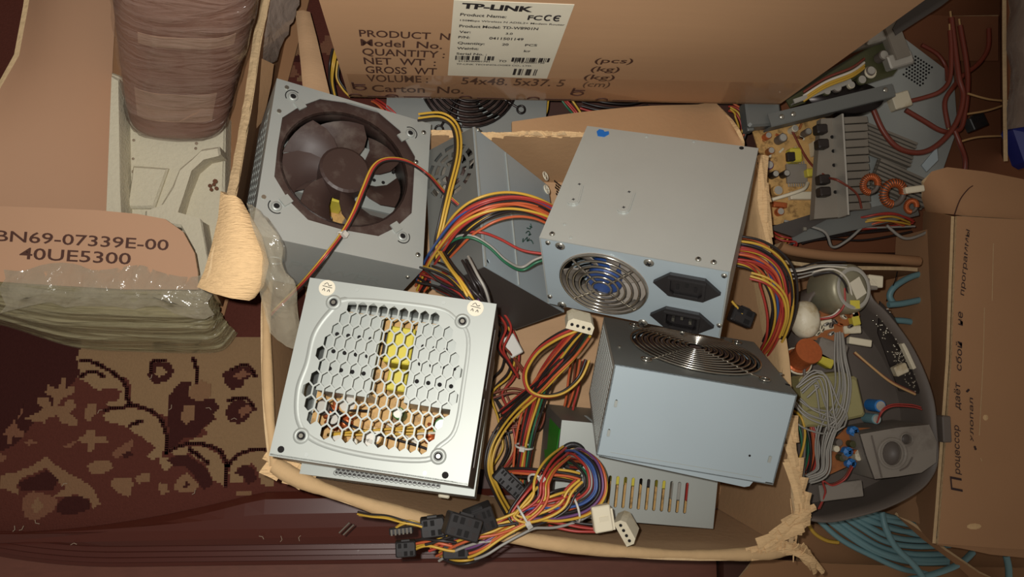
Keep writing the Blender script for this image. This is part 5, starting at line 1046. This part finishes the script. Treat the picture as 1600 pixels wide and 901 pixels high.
# upright grey heatsink
HS = thing('heatsink', 'large grey heatsink with a ridged back beside the tan circuit board', 'heatsink')
m = MB(); 
hp = [(1283, 185), (1312, 184), (1322, 338), (1272, 342), (1277, 260)]; flatpoly(m, hp, .090, .010, 'alu_dusty'); m.build('plate', HS)
m = MB(); e0 = [at(1309, 182, .10), at(1318, 338, .10)]; m.box((0, 0, 0), ((e0[1] - e0[0]).length, .002, .02), 'alu', frame((e0[0] + e0[1]) / 2, e0[1] - e0[0], V((1, 0, 0)))); m.build('edge_strip', HS, label='bright narrow edge')
for i in range(12):
    p0 = at(1314 + .5 * i, 190 + i * 12.2, .080 + .003 * (i % 2)); p1 = at(1350 + .4 * i, 188 + i * 12.2, .072 + .003 * (i % 2))
    comp(HS, 'fin', lambda q: q.box((0, 0, 0), ((p1 - p0).length, .0072, .010), 'alu_dusty', frame((p0 + p1) / 2, p1 - p0, V((0, 1, 0)))))
for px, py in ((1279, 205), (1281, 228), (1283, 283), (1284, 302)): bx(HS, 'transistor', px - 2, py, .0902, (.012, .010, .012), .05, 'board_black')
for px, py in ((1300, 214), (1302, 236), (1303, 258), (1305, 300)): p = at(px, py, .0902); comp(HS, 'screw_hole', lambda q: q.cyl(.002, 0, .0004, 'hole', T(*p), 10))
# metal drive chassis with green board
CH = thing('metal_chassis', 'open metal chassis with green circuit board and shiny black motor beside the printed carton', 'electronics chassis')
m = MB(); flatpoly(m, [(1225, 150), (1390, 55), (1405, 105), (1395, 118), (1235, 168)], .07, .002, 'board_green'); m.build('circuit_board', CH)
def bar(par, name, a, b, z, w, h, k, label=None): p0, p1 = at(*a, z), at(*b, z); return comp(par, name, lambda q: (q.box((0, 0, 0), ((p1 - p0).length, w, .0016), k, frame((p0 + p1) / 2, p1 - p0, V((0, 1, 0)))), q.box((0, -w / 2, -h / 2), ((p1 - p0).length, .0016, h), k, frame((p0 + p1) / 2, p1 - p0, V((0, 1, 0))))), label)
bar(CH, 'rail', (1202, 188), (1396, 140), .085, .014, .02, 'steel_dull'); bar(CH, 'rail', (1240, 158), (1330, 126), .082, .004, .008, 'alu')
bar(CH, 'bracket', (1390, 32), (1412, 90), .088, .018, .01, 'alu_dusty'); bx(CH, 'bracket', 1398, 98, .075, (.030, .016, .012), .3, 'alu'); bx(CH, 'bracket', 1345, 72, .070, (.060, .010, .012), .35, 'alu_dusty'); bx(CH, 'bracket', 1362, 58, .072, (.035, .020, .014), .35, 'alu')
p = at(1306, 161, .056); comp(CH, 'motor', lambda q: q.lathe([(0, .022), (.045, .022), (.046, .020), (.046, .004), (.045, 0), (0, 0)], 'wire_black_metal', T(*p) @ Matrix.Diagonal((1, .42, 1, 1)), 36))
bx(CH, 'bracket', 1182, 184, .06, (.04, .03, .02), .1, 'steel_dull'); bx(CH, 'bracket', 1164, 196, .06, (.008, .02, .014), .1, 'steel_dull')
for px, py in [(1372, 92), (1352, 116), (1338, 130), (1322, 138), (1300, 142), (1284, 148)]: cy_(CH, 'capacitor', px, py, .07, .004 + random.random() * .002, .012, random.choice(('shell_dark', 'board_green', 'molex')), 'alu')
p = at(1360, 113, .079); comp(CH, 'inductor', lambda q: q.torus(.0055, .0018, 'molex', T(*p), 18, 6))
for c, a in (('w_white', 0), ('w_yellow', 4), ('w_maroon', -6), ('w_yellow', 8)): comp(CH, 'wire', lambda q: q.tube(spline([at(1255, 150 + a, .08), at(1290, 128 + a, .088), at(1330, 112 + a, .088), at(1350, 98 + a, .08)], 6), .0016, c, 6))
for px, py in ((1222, 182), (1240, 178), (1384, 140)): p = at(px, py, .0865); comp(CH, 'screw', lambda q: q.lathe([(0, .0012), (.002, .001), (.003, 0)], 'screw', T(*p), 10))
# grey lid with perforated patch
GL = thing('perforated_metal_sheet', 'flat dark grey metal lid with a patch of small holes, upper right', 'metal panel')
m = MB(); flatpoly(m, [(1408, 56), (1490, 118), (1496, 200), (1455, 318), (1390, 330), (1320, 320), (1330, 130)], .03, .0012, 'steel'); g = at(1434, 108, .03)
for i in range(7):
    for j in range(8): m.cyl(.0014, 0, .0003, 'hole', T(*g) @ RZ(-.55) @ T((i - 3) * .0040 + (j % 2) * .002, (j - 4) * .0040, 0), 6)
m.build('sheet', GL); comp(GL, 'folded_edge', lambda q: flatpoly(q, [(1440, 258), (1464, 230), (1466, 250), (1448, 268)], .060, .002, 'steel_blue'))
m = MB(); flatpoly(m, [(1395, 45), (1420, 0), (1500, -60), (1560, -60), (1470, 10), (1400, 55)], .09, .0012, 'steel_dark'); tag(m.build('metal_plate', None), 'dark grey metal plate by the upper right corner of the printed carton', 'metal panel')
# ribbed aluminium heatsinks
for nm, (q0, q1), wd, lb in (('heatsink', ((1354, 214), (1418, 240)), .034, 'grey aluminium heatsink with long parallel ribs, upper of the two'), ('heatsink', ((1374, 272), (1442, 302)), .036, 'grey aluminium heatsink with long parallel ribs, lower of the two')):
    R2 = thing(nm, lb, 'heatsink'); p0, p1 = at(*q0, .044), at(*q1, .044); fx = frame((p0 + p1) / 2, p1 - p0, V((0, 1, 0))); L = (p1 - p0).length + .012
    comp(R2, 'plate', lambda q: q.box((0, 0, -.004), (L, wd, .003), 'alu_dusty', fx))
    for i in range(7): comp(R2, 'fin', lambda q: q.box((0, (-.5 + (i + .5) / 7) * wd * .95, 0), (L, .0030, .008), 'alu_dusty', fx))
# angle bar and toroids
AB = thing('metal_chassis', 'angled grey metal bar with screws below the tan circuit board', 'electronics chassis')
bar(AB, 'rail', (1236, 366), (1432, 322), .066, .020, .016, 'steel_dull'); comp(AB, 'bracket', lambda q: flatpoly(q, [(1198, 356), (1288, 328), (1300, 338), (1240, 370)], .076, .002, 'steel_dark')); bx(AB, 'screw', 1256, 358, .081, (.004, .004, .003), 0, 'screw'); bx(AB, 'screw', 1402, 318, .082, (.004, .004, .003), 0, 'screw')
for lb, px, py, rr in (('copper-wound ring coil beside the heatsink', 1360, 288, .0085), ('larger copper-wound ring coil above the angled bar', 1396, 302, .0115), ('small copper-wound ring coil near the handwritten carton', 1424, 322, .006)):
    R2 = thing('toroid_coil', lb, 'coil', T(*at(px, py, .100)) @ RX(.3)); comp(R2, 'core', lambda q: q.torus(rr, rr * .28, 'shell_dark', I4, 24, 8))
    comp(R2, 'winding', lambda q: [q.torus(rr * .36, .0009, 'copper', RZ(i * .22) @ T(rr, 0, 0) @ RX(math.pi / 2), 10, 5) for i in range(22)])
plug('small white plug beside the copper ring coils', 1428, 296, .112, .15, lambda root: [MB().rbox((0, 0, 0), (.022, .007, .006), 'white_plastic').build('housing', root)])
harness('yellow and dark wires below the angled metal bar', [(1345, 345, .06), (1370, 340, .07), (1395, 338, .07), (1420, 345, .06)], .007, [Y, BR, RD, Y, BK, RD, OR], twist=1)
harness('dark cord curving below the angled metal bar', [(1225, 345, .06), (1285, 360, .07), (1300, 385, .06), (1322, 376, .06), (1345, 356, .06)], .0008, [GY, BK], r=.0016)
harness('grey lead lying at the foot of the ribbed heatsinks', [(1385, 352, .06), (1412, 372, .06), (1440, 366, .06), (1462, 352, .06)], .0004, [GY], r=.0018)
harness('red and brown wires under the tan circuit board corner', [(1205, 360, .05), (1222, 370, .06), (1240, 376, .06), (1232, 392, .05)], .008, [RD, OR, BR, RD, Y], twist=.5)
harness('clutter of dark wires under the angled metal bar', [(1248, 374, .04), (1300, 366, .045), (1350, 362, .045), (1420, 352, .045)], .011, [BK, BK, RD, BK, BR, GY], twist=1)
# maroon cables
MC = 'maroon power cables coiled at the upper right'
for lb, path, r in [('maroon cable loop sweeping round under the perforated lid', [(1362, 165, .06), (1380, 205, .06), (1405, 232, .06), (1440, 238, .06), (1470, 222, .06), (1495, 190, .06), (1505, 150, .06), (1498, 120, .06), (1490, 60, .06), (1486, 28, .06)], .0032),
                    ('maroon cable from the tan plug to the crossing', [(1412, 160, .06), (1445, 152, .065), (1470, 142, .07), (1484, 122, .07), (1486, 80, .07), (1484, 48, .07)], .0026),
                    ('maroon cable curving from the tan plug down to the loop', [(1415, 172, .055), (1442, 188, .055), (1470, 204, .055), (1492, 205, .055), (1505, 190, .055), (1512, 120, .055), (1500, 40, .055)], .0030),
                    ('maroon cable hanging from the top right flap', [(1545, 45, .05), (1544, 75, .05), (1530, 98, .05), (1505, 118, .05), (1490, 135, .05), (1476, 160, .05), (1482, 200, .05)], .0028),
                    ('thin maroon cable behind the perforated lid', [(1440, 70, .03), (1465, 85, .03), (1478, 105, .03), (1480, 125, .035)], .0024),
                    ('maroon cable running down to the handwritten carton', [(1492, 205, .06), (1500, 225, .06), (1508, 250, .055), (1506, 275, .05)], .0028)]:
    R2 = thing('power_cable', lb, 'cable', None, None); comp(R2, 'sheath', lambda q: q.tube(spline([at(*p) for p in path], 8), r, 'w_maroon', 8)); e = at(*path[-1]); d = (e - at(*path[-2])).normalized(); comp(R2, 'stripped_end', lambda q: q.tube([e, e + d * .008], r * .4, 'w_tan', 5))
plug('tan block plug joining the maroon cables', 1405, 158, .062, .3, lambda root: [MB().rbox((0, 0, 0), (.022, .018, .012), 'molex').build('housing', root)])
for lb, path in [('thin yellow lead above another, reaching the right carton wall', [(1512, 146, .06), (1545, 155, .06), (1580, 158, .06)]), ('thin yellow lead below another, reaching the right carton wall', [(1512, 178, .06), (1545, 172, .06), (1580, 160, .06)]), ('yellow lead near the blue object at the right edge', [(1498, 222, .06), (1530, 214, .06), (1582, 212, .06)])]:
    R2 = thing('power_cable', lb, 'cable'); comp(R2, 'wire', lambda q: q.tube(spline([at(*p) for p in path], 8), .0013, 'w_tan', 6))
plug('black rubber plug among the maroon cables', 1524, 192, .05, .4, blackconn(.020, .016, .014, 2))
m = MB(); m.sheet([[at(*p) + V((rnd(.002), rnd(.002), rnd(.003))) for p in r] for r in [[(1577 + 3 * math.sin(y), y, .10) for y in range(-40, 230, 30)], [(1600, y, .13) for y in range(-40, 230, 30)], [(1650, y, .13) for y in range(-40, 230, 30)]]], .001, 'film_bag'); tag(m.build('plastic_bag', None), 'milky plastic bag at the top right edge', 'plastic bag')
R2 = thing('blue_packet', 'dark blue packet at the right edge below the plastic bag', 'packet', T(*at(1606, 224, .09)) @ RZ(.3)); comp(R2, 'body', lambda q: q.rbox((0, 0, 0), (.040, .050, .03), 'blue_thing', b=.006)); comp(R2, 'cap', lambda q: q.torus(.004, .001, 'alu', T(-.008, .005, .0155), 14, 5))

# ---------------------------------------------------------------- grey plastic shell with its electronics
ZO = 0.075
SH = thing('plastic_shell', 'rounded dusty grey plastic device shell with its electronics exposed, lower right', 'device housing')
outl = [(1262, 470), (1300, 440), (1350, 445), (1366, 468), (1390, 492), (1428, 545), (1457, 614), (1465, 673), (1466, 722), (1452, 752), (1429, 772), (1395, 790), (1358, 803), (1300, 816), (1262, 812), (1254, 800), (1252, 780), (1256, 700), (1256, 560)]
m = MB(); zr = .07; rimo = spline([at(x, y, zr) for x, y in outl], 5, True); cen = sum(rimo, V()) / len(rimo)
def inset(k, z): return [V((cen.x + (p.x - cen.x) * k, cen.y + (p.y - cen.y) * k, z + ZO)) for p in rimo]
loops = [inset(.93, .006), inset(.985, .02), inset(1.0, .05), inset(1.0, zr), inset(.975, zr + .001), inset(.965, .05), inset(.90, .022)]
n = len(rimo); vs = [p for l in loops for p in l]; fs = [(j * n + i, j * n + (i + 1) % n, (j + 1) * n + (i + 1) % n, (j + 1) * n + i) for j in range(len(loops) - 1) for i in range(n)]
m.add(vs, fs, 'shell_dark', True); t = tessellate_polygon([[V((p.x, p.y, 0)) for p in loops[0]]]); m.add(loops[-1], [tuple(q) for q in t], 'shell_dark'); m.add(loops[0], [tuple(q) for q in t], 'shell_dark'); m.build('casing', SH)
m = MB(); pq = [at(x, y, .082) for x, y in [(1344, 678), (1400, 668), (1452, 663), (1464, 690), (1463, 722), (1440, 738), (1404, 744), (1367, 748), (1354, 712)]]
def ringpx(cx_, cy__, r, ry): return [(p.x, p.y) for p in [at(cx_ + r * math.cos(a), cy__ + ry * math.sin(a), .082) for a in [i * .35 for i in range(18)]]]
m.x = T(0, 0, .082 + ZO); m.plate([(p.x, p.y) for p in pq], [ringpx(1394, 708, 15, 19), ringpx(1416, 686, 8, 8)], .003, 'shell_gray'); m.x = I4
for cx_, cy__, rr in ((1394, 708, .0135), (1416, 686, .006)): p = at(cx_, cy__, .082); m.lathe([(rr * .92, .0005), (rr, .002), (rr * 1.12, .0015), (rr * 1.15, 0)], 'shell_gray', T(*p), 24); m.lathe([(rr * .92, .0), (rr * .92, -.012), (0, -.012)], 'shell_dark', T(*p), 24)
for i in range(len(pq)): a, b = pq[i], pq[(i + 1) % len(pq)]; m.add([a, b, V((b.x, b.y, .02 + ZO)), V((a.x, a.y, .02 + ZO))], [(0, 1, 2, 3)], 'shell_gray')
m.strokes([[(1406, 735), (1418, 728), (1426, 714)], [(1362, 680), (1378, 746)]], .0007, 'shell_dark', lambda a, b: at(a, b, .0825)); m.build('control_panel', SH, label='lighter grey panel with a large and a small round hole')
m = MB(); flatpoly(m, [(1375, 470), (1395, 492), (1440, 590), (1436, 615), (1405, 610), (1372, 520)], .055, .0016, 'board_black'); m.build('circuit_board', SH, label='dark board dotted with solder joints')
sb = MB(); rs_ = random.Random(11)
for i in range(130):
    t = rs_.random(); px, py = 1375 + 55 * t + rs_.uniform(-14, 14), 488 + 120 * t + rs_.uniform(-10, 10); p = at(px, py, .055); sb.lathe([(0, .0012), (.0008, .0009), (.0012, 0)], 'chrome', T(*p), 6)
tag(sb.build('solder_joints', SH), kind='stuff')
for nm, px, py, d, rz, k in [('slider', 1415, 556, (.004, .028, .006), .42, 'white_plastic'), ('connector', 1402, 577, (.014, .010, .008), .4, 'molex'), ('connector', 1340, 534, (.024, .007, .006), -.15, 'white_plastic'), ('connector', 1327, 515, (.018, .008, .007), .05, 'molex'), ('bracket', 1336, 444, (.040, .012, .008), .0, 'alu_dusty'), ('clip', 1362, 440, (.016, .012, .008), -.1, 'white_plastic'), ('bracket', 1464, 668, (.009, .026, .016), 0, 'shell_dark'), ('bracket', 1310, 765, (.045, .016, .006), .1, 'shell_gray')]: bx(SH, nm, px, py, .058, d, rz, k)
# boards lying on the left of the shell
B1 = flatpoly(MB(), [(1262, 490), (1318, 476), (1336, 498), (1330, 520), (1310, 534), (1262, 530)], .062, .0016, 'board_brown').build('circuit_board', SH, label='orange brown board')
B2 = flatpoly(MB(), [(1300, 690), (1322, 668), (1362, 668), (1362, 690), (1338, 722), (1290, 744)], .060, .0016, 'board_brown').build('circuit_board', SH, label='orange brown board with blue parts')
p = at(1287, 455, .05); comp(SH, 'transformer_can', lambda q: (q.lathe([(0, .040), (.020, .040), (.024, .037), (.025, .030), (.025, .004), (.022, 0), (0, 0)], 'can_metal', T(*p) @ RY(.25), 28), q.lathe([(.017, .0405), (.019, .0415), (.021, .0405)], 'alu', T(*p) @ RY(.25), 28), q.box((.004, -.002, .041), (.014, .018, .001), 'paper', T(*p) @ RY(.25) @ RZ(.5)), q.box((.010, -.016, .03), (.010, .008, .02), 'yellow_tape', T(*p))))
p = at(1248, 500, .06); comp(SH, 'capacitor', lambda q: q.lathe([(0, .026), (.008, .025), (.0125, .020), (.0135, .010), (.012, .002), (0, 0)], 'molex', T(*p) @ Matrix.Diagonal((1, 1.4, 1, 1)), 20))
p = at(1245, 565, .06); comp(SH, 'coil', lambda q: (q.lathe([(.013, 0), (.013, .003), (.011, .004), (.011, .024), (.013, .025), (.013, .028), (0, .028)], 'copper', T(*p) @ RX(-.4), 24, False), q.lathe([(.0135, 0), (.0145, .0), (.0145, .003), (.0135, .003)], 'white_plastic', T(*p) @ RX(-.4), 24)))
for px, py, d, rz, k, nm in [(1272, 610, (.050, .034, .024), .1, 'coil_tape', 'transformer'), (1305, 622, (.034, .04, .02), .2, 'coil_tape', 'transformer'), (1262, 640, (.03, .03, .02), 0, 'coil_tape', 'transformer'), (1292, 548, (.03, .02, .012), -.3, 'shell_gray', 'bracket'), (1280, 562, (.020, .010, .012), -.5, 'yellow_tape', 'capacitor'), (1286, 508, (.016, .010, .006), .2, 'white_plastic', 'connector'), (1324, 480, (.010, .022, .012), .2, 'board_brown', 'relay'), (1328, 498, (.008, .014, .012), .2, 'yellow_tape', 'capacitor')]: bx(SH, nm, px, py, .058, d, rz, k)
for px, py in ((1327, 672), (1318, 704), (1323, 722)): comp(B2, 'capacitor', lambda q: q.rbox((0, 0, .006), (.010, .009, .012), 'blue_cap', T(*at(px, py, .060)) @ RZ(.3), b=.003), 'blue capacitor')
for i in range(16):
    px, py = 1300 + random.random() * 50, 680 + random.random() * 35; k = random.choice(('board_black', 'molex', 'alu', 'copper', 'shell_dark', 'board_green')); comp(B2, 'component', lambda q: q.cyl(.0022 + random.random() * .002, 0, .009, k, T(*at(px, py, .060)), 10, .0004))
for i in range(12):
    px, py = 1266 + random.random() * 60, 486 + random.random() * 38; k = random.choice(('molex', 'alu', 'copper', 'shell_dark')); comp(B1, 'component', lambda q: q.rbox((0, 0, .003), (.006, .003, .006), k, T(*at(px, py, .062)) @ RZ(random.random() * 3)))
cy_(SH, 'potentiometer', 1358, 632, .055, .006, .02, 'blue_cap', 'alu'); cy_(SH, 'potentiometer', 1352, 652, .055, .005, .02, 'w_teal', 'alu')
harness('flat bundle of thin grey wires running through the grey shell', [(1310, 520, .085), (1312, 560, .09), (1318, 600, .09), (1312, 640, .085), (1296, 670, .085), (1288, 700, .082), (1286, 735, .08), (1262, 748, .078)], .0085, [GY] * 9, r=.0009, spread=(.5, 1.4, .6), twist=1.2)
harness('loose grey wires crossing the yellowed transformers', [(1250, 610, .09), (1280, 590, .095), (1295, 640, .095), (1300, 660, .09), (1260, 650, .09), (1240, 630, .085)], .010, [GY] * 6, r=.0009, twist=2, spread=(1, 1.5, .8))
harness('grey and white thin wires around the metal can', [(1200, 420, .08), (1240, 428, .09), (1280, 420, .09), (1320, 418, .085)], .006, [GY, BK, GY, GY, BK, WH], r=.0009, twist=1.4)
harness('red and white leads bowing along the metal can to the orange board', [(1318, 450, .09), (1318, 475, .09), (1305, 492, .085), (1285, 498, .08), (1268, 496, .078)], .0025, [RD, WH], r=.0011)
harness('thin red wire arching above the dark board in the shell', [(1370, 660, .075), (1378, 642, .08), (1395, 633, .08), (1425, 634, .075), (1440, 638, .07)], .0016, [RD, RD], r=.0008)
harness('tan twin lead slanting across the inside of the shell', [(1335, 550, .07), (1365, 575, .075), (1395, 598, .075), (1430, 615, .07)], .0012, ['w_tan', BR], r=.0012)
harness('thin red leads hanging below the blue capacitors', [(1332, 728, .075), (1320, 748, .07), (1300, 758, .068), (1286, 752, .07), (1290, 770, .065), (1280, 795, .06)], .002, [RD, 'w_maroon'], r=.0009)
harness('small black leads at the metal can', [(1270, 430, .09), (1300, 425, .1), (1320, 440, .095), (1328, 470, .085), (1330, 490, .08)], .003, [BK, BK, WH], r=.001)
ZO = 0.0
# teal cables
TG = 'teal network cables coiled at the bottom right'
for i in range(10):
    o = i * 9.0 + rnd(3.5); jz = .002 * (i % 3)
    path = [(1268 + o * .9 + rnd(4), 800 - o * .15, .028 + .0012 * i + jz), (1312 + o * .8, 838 - o * .45, .030 + .001 * i), (1362 + o * .6, 868 - o * .72 + rnd(4), .032 + jz), (1420 + o * .3, 888 - o * .95, .030), (1480 + o * .1, 890 - o * 1.05, .025)]
    R2 = thing('network_cable', 'teal network cable in the fanned coil at the bottom right', 'cable', None, TG); comp(R2, 'sheath', lambda q: q.tube(spline([at(*p) for p in path], 7), .0032, 'w_teal', 8))
for lb, path in [('teal cable crossing on top of the fanned coil at bottom right', [(1378, 800, .045), (1384, 825, .05), (1400, 855, .052), (1430, 885, .05), (1460, 930, .04)]), ('teal cable emerging below the handwritten carton', [(1572, 868, .05), (1576, 890, .05), (1576, 930, .05)]), ('teal cable ending near the cardboard scrap beside the handwritten carton', [(1420, 905, .04), (1460, 896, .045), (1500, 880, .045), (1520, 862, .04)]),
                 ('teal cable bowing out above the shell, upper', [(1470, 424, .05), (1430, 430, .052), (1400, 446, .052), (1390, 462, .05), (1398, 476, .05)]), ('teal cable lying straight above the shell', [(1388, 476, .055), (1410, 474, .055), (1440, 468, .055), (1470, 462, .055)]), ('teal cable partly behind the shell rim', [(1395, 500, .04), (1420, 502, .042), (1450, 510, .042), (1475, 512, .04)])]:
    R2 = thing('network_cable', lb, 'cable'); comp(R2, 'sheath', lambda q: q.tube(spline([at(*p) for p in path], 8), .0036, 'w_teal', 8))
harness('yellow lead under the frayed corner at bottom right', [(1258, 808, .03), (1270, 830, .03), (1290, 842, .03), (1310, 845, .03)], .002, ['w_yellow'], r=.0022)

# repeats of a kind share a group
GROUPS = {'power_supply': 'power supplies in and around the open box', 'cable_bundle': 'loose wire bundles of the electronics', 'plug': 'plugs on the loose cables', 'toroid_coil': 'copper ring coils in the parts carton',
          'heatsink': 'heatsinks in the parts carton', 'power_cable': 'maroon and yellow cables at the upper right', 'cardboard_sheet': 'loose cardboard pieces at the bottom right', 'metal_chassis': 'metal chassis pieces in the parts carton',
          'parts_carton': 'cartons of electronic parts on the right', 'network_cable': 'teal network cables'}
for o in list(COL.objects):
    if o.parent is None and o.name.split('.')[0] in GROUPS and not o.get('group'): o['group'] = GROUPS[o.name.split('.')[0]]
